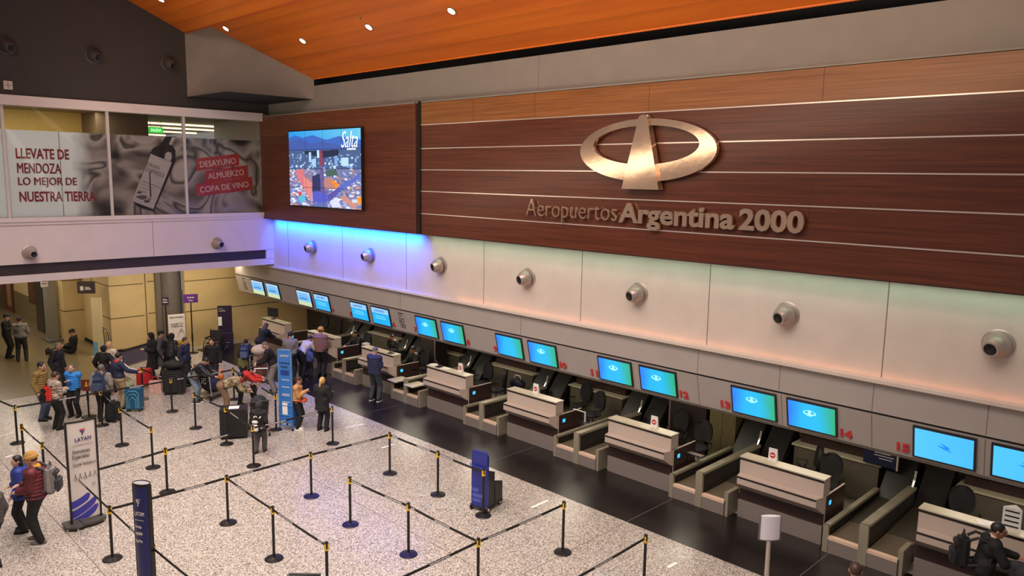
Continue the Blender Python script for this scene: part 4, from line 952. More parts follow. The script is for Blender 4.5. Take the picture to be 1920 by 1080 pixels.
# ================================================================== QUEUE POSTS AND BELTS
m_post = M('black_post_metal', (34, 30, 30), .38, .3, .1, 8); m_yelp = M('yellow_belt_head', (226, 180, 40), .45, 0, .06, 8)
m_baseglow = M('black_base_painted_blue_glow', (30, 26, 70), .35, .2, .1, 6); m_web = M('black_webbing', (26, 23, 24), .7, 0, .15, 40); m_wprint = M('white_webbing_print', (196, 190, 188), .6, 0, .05, 20)  # blue led reflection on black post bases is painted into their colour
def make_post(base):
    t = root('queue_post', '', 'barrier post', (0, 0, 0), 0, 'belt barrier posts')
    MB().lathe([(0, 0), (.165, 0), (.17, .01), (.16, .022), (.06, .035), (.03, .05)], n=28).build('base', base, t)
    MB().cyl((0, 0, .03), (0, 0, .93), .026, n=14).build('pole', m_post, t)
    h = MB().lathe([(.026, .88), (.032, .885), (.034, .90), (.034, .905)], n=16).cyl((0, 0, .90), (0, 0, 1.01), .034, n=16).lathe([(.034, 1.01), (.028, 1.02), (0, 1.022)], n=16).build('belt_head', m_post, t)
    y = MB()
    for s in range(4):
        a = math.pi/2*s+.4; c, q = math.cos(a), math.sin(a); y.slab([(c*.033-q*.013, q*.033+c*.013, .905), (c*.033+q*.013, q*.033-c*.013, .905), (c*.033+q*.013, q*.033-c*.013, .99), (c*.033-q*.013, q*.033+c*.013, .99)], (c*.005, q*.005, 0))
    y.lathe([(.026, .872), (.038, .875), (.038, .905), (.03, .908)], n=16).build('yellow_clip', m_yelp, h)
    return t
pk = make_post(m_post); pb = make_post(m_baseglow); used = [0, 0]
POST = {}
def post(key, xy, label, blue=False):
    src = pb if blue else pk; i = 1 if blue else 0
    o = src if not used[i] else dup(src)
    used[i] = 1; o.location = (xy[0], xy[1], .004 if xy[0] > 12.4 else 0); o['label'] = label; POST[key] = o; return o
F = lambda x, y: tuple(fl(x, y)[:2])
T = lambda x, y: tuple(fl(x, y, 1.01)[:2])
for k, xy, lb, bl in (
    ('a', F(1055, 1036), 'black belt post with black base, first left of the white sign pole', 0), ('b', F(766, 1040), 'black belt post with blue glow painted on its base, at the bottom middle', 1), ('c', F(657, 984), 'black belt post with blue glow painted on its base, starting the middle lane', 1),
    ('d', F(428, 981), 'black belt post where two belts meet, behind the blue pylon', 0), ('e', F(514, 1048), 'black belt post at lower left of the middle, second below the belt junction', 0), ('f', F(731, 888), 'black belt post at the far corner of the empty lanes', 0),
    ('g', F(821, 928), 'black belt post first left of the blue bag sizer', 0), ('h', F(584, 931), 'black belt post with blue glow painted on its base, mid way along the long belt', 1), ('i', F(211, 1048), 'black belt post right in front of the white special assistance sign', 0),
    ('k', F(624, 832), 'black belt post just in front of the woman in black with blond hair', 0), ('l', F(287, 877), 'black belt post left of the floor light reflection, ending a short belt', 0), ('m', F(314, 923), 'black belt post whose base touches the belt behind the blue pylon', 0),
    ('n', F(229, 835), 'black belt post right behind the white special assistance sign', 0), ('s', F(33, 831), 'black belt post at the far left with belts to both sides', 0), ('p', F(476, 874), 'black belt post right in front of the child in black', 0),
    ('t', F(367, 803), 'black belt post by the jeans of the person bending at the trolley', 0), ('u', F(323, 772), 'black belt post in front of the large black suitcase', 0), ('q', F(192, 798), 'black belt post behind the man with navy backpack', 0),
    ('w', F(425, 833), 'black belt post beside the black box of the stroller', 0), ('y', F(518, 806), 'black belt post left of the tall blue banner stand', 0), ('v', T(265, 689), 'black belt post left of the red suitcase', 0), ('x', T(437, 690), 'black belt post with tall yellow head behind the camouflage jacket', 0),
    ('A3', T(40, 796), 'black belt post at the left behind the hugging couple, upper one', 0), ('A4', T(79, 830), 'black belt post at the left just above the mustard beanie', 0), ('A6', T(287, 1022), 'black belt post right of the dark blue pylon', 0), ('bb', T(897, 1010), 'black belt post at the bottom edge below the blue bag sizer', 0),
    ('ee', T(612, 1017), 'black belt post at the bottom edge left of the middle', 0), ('gg', F(906, 967), 'black belt post standing in front of the blue bag sizer', 0), ('a2', T(1211, 1003), 'black belt post at the bottom edge left of the white sign pole', 0)):
    post(k, xy, lb, bool(bl))
def belt(a, b, prints=((.35, .55),), sag=.012, z=.955, end=None):
    A = POST[a]; pa = Vector((A.location.x, A.location.y, 0)); pe = Vector((POST[b].location.x, POST[b].location.y, 0)) if end is None else Vector((end[0], end[1], 0))
    d = (pe-pa); L = d.length; d.normalize(); n = Vector((-d.y, d.x, 0))*.0025; loc = lambda s, dz, off=0: pa+d*(L*s)+Vector((0, 0, z+dz-4*sag*s*(1-s)))+n*off-A.location
    rs = []
    for i in range(13):
        s = .02+.96*i/12 if L > .2 else i/12
        rs.append([loc(s, -.024, -1), loc(s, -.024, 1), loc(s, .024, 1), loc(s, .024, -1)])
    o = MB().rings(rs).build('belt', m_web, A, smooth=False)
    for (u, v) in prints:
        pr = MB()
        for sd in (-1, 1):
            for i in range(4):
                s0, s1 = u+(v-u)*i/4, u+(v-u)*(i+.92)/4
                q = [loc(s0, -.013, sd*1.02), loc(s1, -.013, sd*1.02), loc(s1, .013, sd*1.02), loc(s0, .013, sd*1.02)]
                pr.slab(q, n*sd*.4)
        pr.build('belt_print', m_wprint, o, smooth=False)
    e = MB().box(-.02, .02, -.02, .02, -.03, .03)
    return o
belt('i', 'd', ((.62, .8),)); belt('d', 'h', ((.15, .3), (.62, .78))); belt('h', 'f', ((.2, .3), (.5, .75))); belt('f', 'g', ((.06, .18), (.58, .85))); belt('g', 'gg', ((.05, .35),)); belt('d', 'e', ((.25, .45),)); belt('e', 'ee', ((.12, .4), (.85, .93)))
belt('c', 'b', ((.03, .22), (.62, .9))); belt('b', 'bb', ((.05, .1), (.4, .62))); belt('bb', 'a', ((.1, .3), (.45, .72))); belt('m', 'p', ((.1, .3), (.5, .7))); belt('p', 'k', ((.15, .4), (.6, .8))); belt('n', 'l'); belt('q', 'n'); belt('s', 'q', ((.5, .7),)); belt('q', 'u', ((.4, .6),)); belt('u', 'x', ((.1, .2), (.6, .8))); belt('v', 'u', ((.5, .7),))
belt('t', 'w', ((.3, .5),)); belt('w', 'p', ((.2, .5),)); belt('x', 'y', ((.5, .7),)); belt('A3', 'A4'); belt('A4', 'i', ((.5, .7),)); belt('i', 'A6', ((.5, .7),))
belt('A6', 'A6', (), end=T(372, 1090)); belt('bb', 'bb', ((.3, .5),), end=T(700, 1100)); belt('a2', 'a2', ((.4, .6),), end=T(1040, 1100)); belt('s', 's', (), end=T(-40, 730)); belt('m', 'm', ((.3, .5),), end=T(150, 884))

# ================================================================== SIGN STANDS
m_navy = M('dark_blue_sign', (28, 30, 92), .35, 0, .06, 3); m_coral = M('coral_print', (226, 40, 70), .5, 0, .04, 6); m_indigo = M('indigo_print', (44, 40, 110), .5, 0, .04, 6); m_sw = M('blue_swoosh_print', (60, 56, 160), .5, 0, .12, 3)
m_signw = M('white_sign_face', (214, 204, 198), .45, 0, .03, 3)
# white special assistance sign, slightly bowed, on a dark foot
P = fl(163, 982); ang = math.atan2(*( (fl(190, 968)-fl(128, 985)).yx ))
ls = root('information_sign', 'tall white special assistance sign with blue swooshes on a dark foot', 'sign', (P.x, P.y, 0), ang); ls.scale = (.80, .9, 1)
hw, H0, H1 = .335, .14, 2.12
rs = []
for i in range(9):
    u = -1+2*i/8; y = -.05*(1-u*u); tz = H1+.05*(1-u*u)*0+.02*u
    rs.append([(hw*u, y, H0), (hw*u, y, H1), (hw*u, y+.012, H1), (hw*u, y+.012, H0)])
MB().rings(rs).build('panel', m_signw, ls, ang=60)
for u in (-1, 1): MB().box(hw*u-.02, hw*u+.02, -.03, .04, .08, H1+.02).build('side_post', m_post, ls, smooth=False)
rs = []
for i in range(9):
    u = -1+2*i/8; y = -.05*(1-u*u)-.01; rs.append([(hw*u, y, H1), (hw*u, y, H1+.025), (hw*u, y+.05, H1+.025), (hw*u, y+.05, H1)])
MB().rings(rs).build('top_edge', m_post, ls, smooth=False)
MB().hexa([(-.50, -.16, .05), (-.30, -.30, .05), (-.02, -.22, .05), (-.02, .22, .05), (-.5, .2, .05)], [(-.50, -.16, .085), (-.30, -.30, .085), (-.02, -.22, .085), (-.02, .22, .085), (-.5, .2, .085)]).rings([[(.02+.42*math.cos(a)*s, -.05+.20*math.sin(a)*s, z) for a in [math.pi*(-.62)+math.pi*1.25*i/10 for i in range(11)]] for z, s in ((.05, 1), (.10, 1))]).build('foot', M('dark_grey_foot', (70, 66, 64), .5), ls, smooth=False)
MB().cyl((-.46, -.12, 0), (-.46, -.12, .06), .025).cyl((-.28, -.26, 0), (-.28, -.26, .06), .025).cyl((.36, -.10, 0), (.36, -.10, .06), .025).cyl((.3, .1, 0), (.3, .1, .06), .025).cyl((-.4, .16, 0), (-.4, .16, .06), .025).build('foot_glide', m_chrome, ls)
sx, sz = (1, 0, 0), (0, 0, 1)
yf = -.056
def brand_mark(b1, b2, cx, top, s, y, ths=.003):
    for i, (dx, w) in enumerate(((0, 1.0), (.03, .92), (.08, .62))):
        z = top-.30*s*i*.62; x0 = cx-.45*s*w+dx*s
        mb = (b1 if i == 0 else b2)
        mb.slab([(x0, y, z-.10*s), (x0+.8*s*w, y, z+.10*s-.02), (x0+.8*s*w+.05*s, y, z+.02*s), (x0+.02, y, z-.26*s)], (0, -ths, 0))
    b2.slab([(cx-.18*s, y, top-.70*s), (cx+.05*s, y, top-.60*s), (cx-.02*s, y, top-.80*s), (cx-.14*s, y, top-.86*s)], (0, -ths, 0))
c1, c2 = MB(), MB(); brand_mark(c1, c2, .02, 1.99, .16, yf)
c1.build('emblem_stripe', m_coral, ls, smooth=False); c2.build('emblem_stripe', m_indigo, ls, smooth=False)
text('lettering', 'LATAM', (-.16, yf, 1.74), sx, sz, .36, .075, m_indigo, ls, .01, .003)
MB().box(-.25, .25, yf-.004, yf, 1.66, 1.666).build('rule', m_dkink, ls, smooth=False)
text('lettering', 'Atenciones', (-.24, yf, 1.50), sx, sz, .40, .085, m_ink, ls, -.004, .003)
text('lettering', 'Especiales', (-.24, yf, 1.37), sx, sz, .38, .105, m_ink, ls, -.004, .003)
text('lettering', 'Special Assistance', (-.24, yf, 1.225), sx, sz, .52, .09, m_dkink, ls, -.004, .003)
for k in range(5):
    x = -.20+.11*k; b = MB(); z = 1.00
    b.cyl((x, yf, z+.07), (x, yf-.003, z+.07), .014, n=10)
    b.tube([(x-.0, yf-.002, z+.055), (x+.004, yf-.002, z+.01), (x+.03, yf-.002, z+.005), (x+.035, yf-.002, z-.03)], .005, 5)
    if k in (0, 2): b.tube([(x-.005+.032*math.cos(a), yf-.002, z-.01+.032*math.sin(a)) for a in [2*math.pi*i/14 for i in range(14)]], .004, 5, 0, True)
    else: b.tube([(x, yf-.002, z+.04), (x-.03, yf-.002, z+.01), (x-.02, yf-.002, z-.03)], .005, 5)
    b.build('pictogram', m_dkink, ls)
MB().tube([(.16, yf-.002, .86), (.23, yf-.002, .80), (.23, yf-.002, .87)], .004, 5).tube([(.23, yf-.002, .80), (.15, yf-.002, .80)], .004, 5).build('arrow', m_dkink, ls)
for (z, xr) in ((.55, .10), (.36, .26), (.19, .28)):
    rs = []
    for i in range(15):
        x = -.315+(xr+.315)*i/14; u = (x+.315)/.6; c = z-.10+.26*u**1.25; e = .075 if i < 13 else (.055 if i == 13 else .02); lo, hi = max(.15, c-e), max(.155, c+e)
        y = -.05*(1-(x/.335)**2)-.002
        rs.append([(x, y, lo), (x, y, hi), (x, y-.003, hi), (x, y-.003, lo)])
    MB().rings(rs).build('swoosh', m_sw, ls, smooth=False)

# dark blue pylon
P = fl(262, 907, 2.1)
py = root('information_pylon', 'dark blue oval airline pylon with grey top at the bottom left', 'sign', (P.x+.04, P.y+.04, 0), R(-62)); py.scale = (.70, .78, 1)
oval = lambda z, a=.215, b=.115, n=32: [(a*math.cos(2*math.pi*i/n), b*math.sin(2*math.pi*i/n), z) for i in range(n)]
MB().rings([oval(.05), oval(2.06)]).build('column', m_navy, py)
MB().rings([oval(2.06, .222, .122), oval(2.10, .222, .122), oval(2.10, .205, .105), oval(2.085, .205, .105)]).build('top_rim', m_post, py)
MB().rings([oval(2.06, .2, .1), oval(2.09, .2, .1)]).build('top_plate', M('grey_sign_top', (150, 146, 150), .5), py)
MB().rings([oval(0, .30, .22), oval(.05, .29, .21)]).build('foot', m_post, py)
for s in (-1, 1): MB().box(s*.208-.012, s*.208+.012, -.05, .05, .05, 2.07).build('side_strip', m_post, py, smooth=False)
pf = -.116
c1, c2 = MB(), MB(); brand_mark(c1, c2, .0, 1.86, .15, pf-.002)
c1.build('emblem_stripe', m_signw, py, smooth=False); c2.build('emblem_stripe', m_signw, py, smooth=False)
for bdy, z, w, h in (('LATAM', 1.58, .26, .065), ('Entrega', 1.36, .17, .06), ('equipaje', 1.24, .19, .075), ('Bag Drop', 1.12, .18, .06)):
    text('lettering', bdy, (-.11, pf-.004, z), sx, sz, w, h, m_signw, py, .012, .002)
MB().box(-.12, .12, pf-.006, pf-.002, 1.50, 1.506).build('rule', m_signw, py, smooth=False)

# white blank sign on a pole
P = fl(1445, 967, 1.5)
ws = root('pole_sign', 'blank white sign head on a steel pole at the bottom right', 'sign', (P.x, P.y, 0), R(-44))
arc = lambda s, y0: [(.165*u, y0+.035*(1-u*u)*s, 0) for u in [-1+2*i/8 for i in range(9)]]
MB().prism([(x, y) for x, y, _ in arc(-1, -.01)]+[(x, y) for x, y, _ in arc(1, .01)][::-1], 'z', 1.09, 1.50).build('sign_head', M('white_sign_panel', (222, 214, 222), .35, 0, .02, 3), ws, ang=50)
MB().prism([(x*1.03, y*1.1) for x, y, _ in arc(-1, -.01)]+[(x*1.03, y*1.1) for x, y, _ in arc(1, .01)][::-1], 'z', 1.075, 1.09).box(.166, .18, -.02, .02, 1.08, 1.51).box(-.18, -.166, -.02, .02, 1.08, 1.51).build('edge', M('grey_sign_edge', (120, 110, 112), .4, .3), ws, smooth=False)
MB().cyl((0, 0, .02), (0, 0, 1.08), .04, n=20).build('pole', M('bright_steel_pole', (206, 198, 194), .25, .8, .05, 6), ws)
MB().lathe([(0, 0), (.22, 0), (.22, .02), (.05, .04)], n=28).build('base', m_rail, ws)

# blue bag sizer on wheels
m_bluep = M('royal_blue_panel', (38, 46, 130), .3, 0, .06, 3); m_bin = M('black_bin_plastic', (34, 34, 38), .45, 0, .1, 6)
P = fl(905, 962)
bs_ = root('bag_sizer', 'royal blue bag sizer board with black bins on wheels', 'bag sizer', (P.x+.03, P.y+.12, 0), R(-77))
MB().prism([(-.20, .14), (-.17, .10), (.17, .10), (.20, .14), (.20, 1.24), (.13, 1.32), (-.15, 1.32), (-.20, 1.27)], 'y', -.03, .03).build('board', m_bluep, bs_, smooth=False)
MB().tube([(-.22, -.03, 1.02), (-.20, -.08, 1.0), (.18, -.08, .98), (.22, -.03, 1.0)], .012).build('handle', m_bluep, bs_)
MB().box(-.17, -.02, -.034, -.03, .42, .50).box(-.17, .10, -.034, -.03, .30, .38).box(-.17, .05, -.034, -.03, .20, .27).build('print', M('pale_blue_print', (74, 84, 170), .4), bs_, smooth=False)
def bin_(x0, x1, y0, y1, h):
    return MB().box(x0, x1, y0, y1, .10, .14).box(x0, x0+.02, y0, y1, .14, h).hexa([(x1-.02, y0, .14), (x1, y0, .14), (x1, y1, .14), (x1-.02, y1, .14)], [(x1-.02, y0, h), (x1, y0, h), (x1, y1, h-.1), (x1-.02, y1, h-.1)]).box(x0, x1, y0, y0+.02, .14, h-.16).box(x0, x1, y1-.02, y1, .14, h-.2)
bin_(-.19, .19, .03, .27, .92).build('tall_bin', m_bin, bs_, smooth=False); bin_(-.19, .19, .28, .58, .62).build('low_bin', m_bin, bs_, smooth=False)
for x, y in ((-.2, -.0), (.2, -.0), (-.17, .5), (.17, .5)): MB().cyl((x-.02, y, .07), (x+.02, y, .07), .07, n=18).cyl((x-.024, y, .07), (x+.024, y, .07), .03, n=12, mi=1).build('wheel', [m_black, m_paper], bs_)
MB().box(-.2, .2, -.04, .6, .08, .10).build('chassis', m_black, bs_, smooth=False)

# tall blue banner with a bag frame
m_blu2 = M('mid_blue_banner', (52, 112, 186), .4, 0, .08, 3)
P = fl(540, 806)
kb_ = root('banner_stand', 'tall light blue bag rules banner with a blue frame cage beside the tan jacket woman', 'sign', (P.x-.04, P.y, 0), R(-62))
MB().box(-.19, .19, -.02, .02, .22, 2.25).build('banner', m_blu2, kb_, smooth=False)
MB().box(-.21, -.19, -.025, .025, .10, 2.27).box(.19, .21, -.025, .025, .10, 2.27).box(-.21, .21, -.025, .025, 2.25, 2.27).build('frame', M('pale_blue_frame', (120, 160, 210), .35, .3), kb_, smooth=False)
text('lettering', 'JetSMART', (-.14, -.02, 2.05), sx, sz, .28, .08, m_signw, kb_, .01, .002)
text('lettering', 'EQUIPAJE DE', (-.16, -.02, 1.86), sx, sz, .32, .06, m_ink, kb_, .02, .002); text('lettering', 'MANO', (-.12, -.02, 1.76), sx, sz, .22, .06, m_ink, kb_, .02, .002)
pr = MB()
for z in (1.42, 1.22, 1.02, .98, .80): pr.box(-.10, .14, -.024, -.02, z, z+.018)
pr.build('print', m_signw, kb_, smooth=False)
MB().box(-.13, .13, -.025, -.021, 1.56, 1.70).build('picture', M('deep_blue_print', (30, 60, 130), .5), kb_, smooth=False)
MB().box(-.1, .06, -.026, -.02, .45, .78).build('leaflet', m_paper, kb_, smooth=False)
fr = MB()
for x in (-.2, .2):
    for y in (-.02, .34): fr.cyl((x, y, .06), (x, y, .72), .015, n=8)
for z in (.14, .42, .70):
    fr.tube([(-.2, -.02, z), (.2, -.02, z), (.2, .34, z), (-.2, .34, z)], .015, 8, 0, True)
fr.build('bag_cage', m_blu2, kb_)
MB().box(-.19, .19, .33, .345, .15, .69).box(.195, .205, 0, .34, .15, .69).build('cage_panel', m_blu2, kb_, smooth=False)
for x in (-.2, .2):
    for y in (-.02, .34): MB().cyl((x-.012, y, .035), (x+.012, y, .035), .035, n=12).build('caster', m_black, kb_)

# purple pole signs, poster, purple kiosk near the yellow wall
m_purp = M('purple_sign', (76, 36, 104), .4, 0, .08, 3); m_dpurp = M('dark_purple_sign', (42, 30, 56), .4, 0, .1, 3)
def pole_sign(px, top, bot, base, label, rz, w, mt, lines):
    b = fl(*base); d = ray(*top); t = math.hypot(b.x, b.y)/math.hypot(d.x, d.y); zt = CAM_H+t*d.z; d2 = ray(*bot); t2 = math.hypot(b.x, b.y)/math.hypot(d2.x, d2.y); zb = CAM_H+t2*d2.z
    r = root('pole_sign', label, 'sign', (b.x, b.y, 0), R(rz))
    MB().box(-w/2, w/2, -.03, .01, zb, zt).build('sign_head', mt, r, smooth=False)
    MB().cyl((0, 0, .03), (0, 0, zb), .025, n=10).cyl((0, 0, .5), (0, 0, .75), .035, n=10).build('pole', m_post, r)
    MB().lathe([(0, 0), (.2, 0), (.2, .02), (.05, .05)], n=22).build('base', m_post, r)
    for i, (s, ww, f) in enumerate(lines): text('lettering', s, (-ww/2, -.031, zb+(zt-zb)*f), sx, sz, ww, (zt-zb)*.16, m_signw, r, .015, .002)
    return r
pole_sign(0, (346, 552), (346, 568), (362, 662), 'purple sign on a black pole before the yellow wall', -20, .52, m_purp, (('Salida', .26, .55), ('Exit', .14, .2)))
pole_sign(0, (310, 557), (310, 572), (315, 664), 'small dark purple sign on a black pole beside the granite column', -35, .24, m_dpurp, (('Fila', .15, .6), ('Check in', .18, .3)))
rs_ = pole_sign(0, (160, 712), (160, 733), (167, 782), 'small dark red square sign with yellow mark on a pole', -45, .30, M('dark_red_sign', (104, 34, 32), .45), ())
MB().box(-.02, .02, -.036, -.03, .93, 1.04).box(-.05, .04, -.036, -.03, .91, .94).build('yellow_mark', m_yelp, rs_, smooth=False)
P = fl(336, 668)
pst = root('poster_stand', 'white and ochre poster board leaning by the granite column', 'poster', (P.x, P.y+.1, 0), R(-10))
MB().box(-.30, .30, -.02, .0, .60, 1.62).build('sheet', m_signw, pst, smooth=False); MB().box(-.30, .30, -.022, .0, .12, .60).build('lower_sheet', M('ochre_sheet', (196, 150, 40), .5), pst, smooth=False)
text('lettering', 'Bienvenidos', (-.24, -.022, 1.48), sx, sz, .48, .075, m_dkink, pst, 0, .002); text('lettering', 'HACE TU', (-.22, -.022, 1.22), sx, sz, .44, .06, m_dkink, pst, .01, .002); text('lettering', 'CHECK IN', (-.2, -.022, 1.13), sx, sz, .4, .06, m_dkink, pst, .01, .002)
text('lettering', 'RAPIDO', (-.14, -.024, .42), sx, sz, .28, .07, m_ink, pst, .02, .002); text('lettering', 'SIMPLE', (-.12, -.024, .30), sx, sz, .26, .07, m_ink, pst, .02, .002)
MB().tube([(.02, -.024, .72), (.06, -.024, .90), (.15, -.024, .98), (.24, -.024, .90), (.26, -.024, .72)], .006, 5).tube([(.15+.05*math.cos(a), -.024, 1.0+.05*math.sin(a)) for a in [2*math.pi*i/12 for i in range(12)]], .006, 5, 0, True).build('drawing', m_dkink, pst)
MB().box(-.28, -.24, 0, .3, 0, .03).box(.24, .28, 0, .3, 0, .03).box(-.28, -.24, .0, .03, 0, 1.5).box(.24, .28, 0, .03, 0, 1.5).build('stand', m_post, pst, smooth=False)
P = fl(424, 652)
pkk = root('self_service_kiosk', 'dark purple self service kiosk against the yellow wall', 'kiosk', (P.x, P.y, 0), R(-28))
MB().box(-.27, .27, -.04, .04, .1, 1.72).build('back_panel', m_dpurp, pkk, smooth=False)
MB().box(-.26, .30, -.50, -.04, 0, .42).box(-.2, .30, -.34, -.04, .42, .64).build('bag_bin', m_dpurp, pkk, smooth=False)
MB().box(-.26, -.12, -.046, -.04, .92, 1.28).build('leaflet', m_paper, pkk, smooth=False)
text('lettering', 'Peso y', (-.22, -.042, 1.58), sx, sz, .17, .05, m_signw, pkk, .02, .002); text('lettering', 'medidas', (-.22, -.042, 1.50), sx, sz, .24, .05, m_signw, pkk, .02, .002)
text('lettering', 'EQUIPAJE', (-.10, -.502, .30), sx, sz, .28, .035, m_signw, pkk, 0, .002)
MB().box(.0, .10, -.505, -.50, .08, .22).build('print', M('dull_purple_print', (90, 76, 104), .5), pkk, smooth=False)

# hanging sign and rack under the gallery
hs = root('hanging_sign', 'dark hanging sign with white pictogram under the gallery beside the yellow block', 'sign', (9.05, 31.7, 2.38), R(-38))
MB().box(-.30, .30, -.05, .05, 0, .46).build('panel', M('dark_sign_panel', (62, 50, 48), .4), hs, smooth=False)
MB().box(-.20, -.08, -.055, -.05, .12, .28).box(-.03, .14, -.055, -.05, .22, .25).box(-.03, .18, -.055, -.05, .15, .20).build('print', m_signw, hs, smooth=False); MB().cyl((-.2, 0, .46), (-.2, 0, 1.28), .012).cyl((.2, 0, .46), (.2, 0, 1.28), .012).build('hanger', m_post, hs)
rk = root('trolley_rack', 'pale banner frame with bent tubes leaning by the yellow block', 'rack', (9.30, 31.2, 0), R(-50))
MB().box(-.30, .10, -.02, .02, .02, 2.25).build('banner', M('pale_banner', (214, 196, 152), .5, 0, .05, 3), rk, smooth=False); MB().box(-.30, -.12, -.024, -.02, .02, .55).build('blue_print', M('sky_blue_print', (110, 170, 200), .5), rk, smooth=False)
for k in range(4): MB().tube([(.16+.07*k, .02*k, .02), (.14+.07*k, .02*k, .8), (.08+.06*k, .02*k, 1.2-.08*k), (-.02, .03*k, 1.35-.1*k)], .012, 6).build('tube', m_chrome if k % 2 else m_post, rk)
tl = root('totem_cabinet', 'tall grey cabinet with white sign beside the dark pier', 'cabinet', (8.75, 35.5, 0))
MB().box(-.18, .18, -.25, .25, 0, 2.5).build('body', M('grey_metal_cabinet', (140, 134, 122), .4, .2, .08, 3), tl, smooth=False)
MB().box(-.36, -.1, -.30, -.26, 2.28, 2.66).build('white_sign', m_signw, tl, smooth=False); MB().box(-.33, -.13, -.305, -.30, 2.50, 2.54).box(-.33, -.15, -.305, -.30, 2.40, 2.43).build('print', m_ink, tl, smooth=False)
MB().box(-.3, .4, -.6, .4, 0, .10).build('plinth', m_gran, tl, smooth=False)
pl = root('low_barrier', 'low dark purple panel barrier in front of the yellow block', 'barrier', (10.0, 29.2, 0), R(30))
MB().box(-.85, 1.2, -.03, .03, .05, .60).build('panel', M('grey_purple_panel', (82, 74, 92), .45, 0, .06, 3), pl, smooth=False); MB().box(-.87, 1.22, -.04, .04, .60, .66).build('top_rail', m_post, pl, smooth=False); MB().box(-.85, -.78, -.2, .2, 0, .05).box(1.1, 1.17, -.2, .2, 0, .05).build('foot', m_post, pl, smooth=False)

# ================================================================== LUGGAGE
def suitcase(label, loc, rz, w, d, h, mt, ribs=None, group=None):
    r = root('suitcase', label, 'suitcase', (loc[0], loc[1], 0), R(rz), group)
    MB().box(-w/2, w/2, -d/2, d/2, .06, h).build('shell', mt, r, bev=.035)
    for k in range(3):
        x = (w/2-.05)*(1-.26*k); t = h-.07-.09*k
        MB().tube([(-x, -d/2-.004, .12), (-x, -d/2-.004, t-.08), (-x+.08, -d/2-.004, t), (x-.08, -d/2-.004, t), (x, -d/2-.004, t-.08), (x, -d/2-.004, .12)], .009, 6).build('rib', ribs or mt, r)
    MB().tube([(-.08, 0, h-.01), (-.08, 0, h+.05), (.08, 0, h+.05), (.08, 0, h-.01)], .012, 6).build('handle', m_black, r)
    for x in (-w/2+.06, w/2-.06):
        for y in (-d/2+.05, d/2-.05): MB().cyl((x-.015, y, .032), (x+.015, y, .032), .032, n=10).build('wheel', m_black, r)
    return r
P = fl(256, 772)
suitcase('teal blue ribbed suitcase standing on the floor in the queue', (P.x, P.y+.12), -40, .46, .28, .70, M('teal_shell', (36, 92, 124), .4, 0, .06, 3), M('pale_teal_rib', (110, 168, 196), .4))
P = fl(214, 790); suitcase('black suitcase at the legs of the man with navy backpack', (P.x, P.y), 40, .34, .26, .56, M('black_shell', (30, 30, 32), .5, 0, .1, 4))
P = fl(272, 726); suitcase('bright red suitcase behind the barrier post', (P.x, P.y), -35, .44, .3, .62, M('red_shell', (186, 36, 44), .45, 0, .08, 4))
P = fl(328, 738); suitcase('large black suitcase with a bag on top, beside the jeans', (P.x, P.y), -35, .62, .42, .80, M('black_shell_two', (36, 33, 36), .55, 0, .1, 4))
small('travel_bag', 'black duffel bag lying on top of the large black suitcase', 'bag', (P.x, P.y, .80), -35, [('body', MB().ell((0, 0, .14), (.34, .2, .15)), m_blkfab), ('strap', MB().tube([(-.12, -.05, .26), (-.08, -.05, .34), (.08, -.05, .34), (.12, -.05, .26)], .012), m_black)])
P = fl(292, 735); small('shopping_bag', 'pink and cream patterned bag beside the red suitcase', 'bag', (P.x, P.y, 0), -30, [('body', MB().hexa([(-.20, -.12, 0), (.20, -.12, 0), (.20, .12, 0), (-.20, .12, 0)], [(-.17, -.06, .38), (.17, -.06, .38), (.17, .06, .38), (-.17, .06, .38)]), M('pink_cream_pattern', (206, 160, 150), .6, 0, .35, 16)), ('handle', MB().tube([(-.1, 0, .37), (-.06, 0, .5), (.06, 0, .5), (.1, 0, .37)], .014), m_redp)])
P = fl(238, 735); small('folded_bag', 'pale green bag on the floor under the reaching arm', 'bag', (P.x, P.y, 0), 20, [('body', MB().ell((0, 0, .16), (.26, .16, .16)), M('pale_green_cloth', (150, 164, 120), .7, 0, .15, 8)), ('strap', MB().tube([(-.1, 0, .3), (0, 0, .4), (.1, 0, .3)], .01), m_black)])
P = fl(440, 818); small('luggage_box', 'large black case with a white sheet on top beside the child in black', 'case', (P.x, P.y, 0), -30, [('case', MB().box(-.34, .34, -.25, .25, .05, .80), M('black_case', (24, 22, 24), .5, 0, .1, 4)), ('sheet', MB().box(-.12, .14, -.14, .12, .80, .806), m_paper), ('wheel', MB().cyl((-.3, -.2, .03), (-.26, -.2, .03), .03), m_black), ('wheel', MB().cyl((.26, -.2, .03), (.3, -.2, .03), .03), m_black)])
P = fl(700, 748); small('rucksack', 'red and black rucksack on the strip between the legs of the navy jacket man', 'bag', (P.x+.12, P.y+.02, .004), 0, [('body', MB().ell((0, 0, .20), (.10, .12, .20)), m_blkfab), ('top_pocket', MB().ell((0, 0, .40), (.10, .12, .12)), M('red_cloth', (176, 48, 48), .6))])

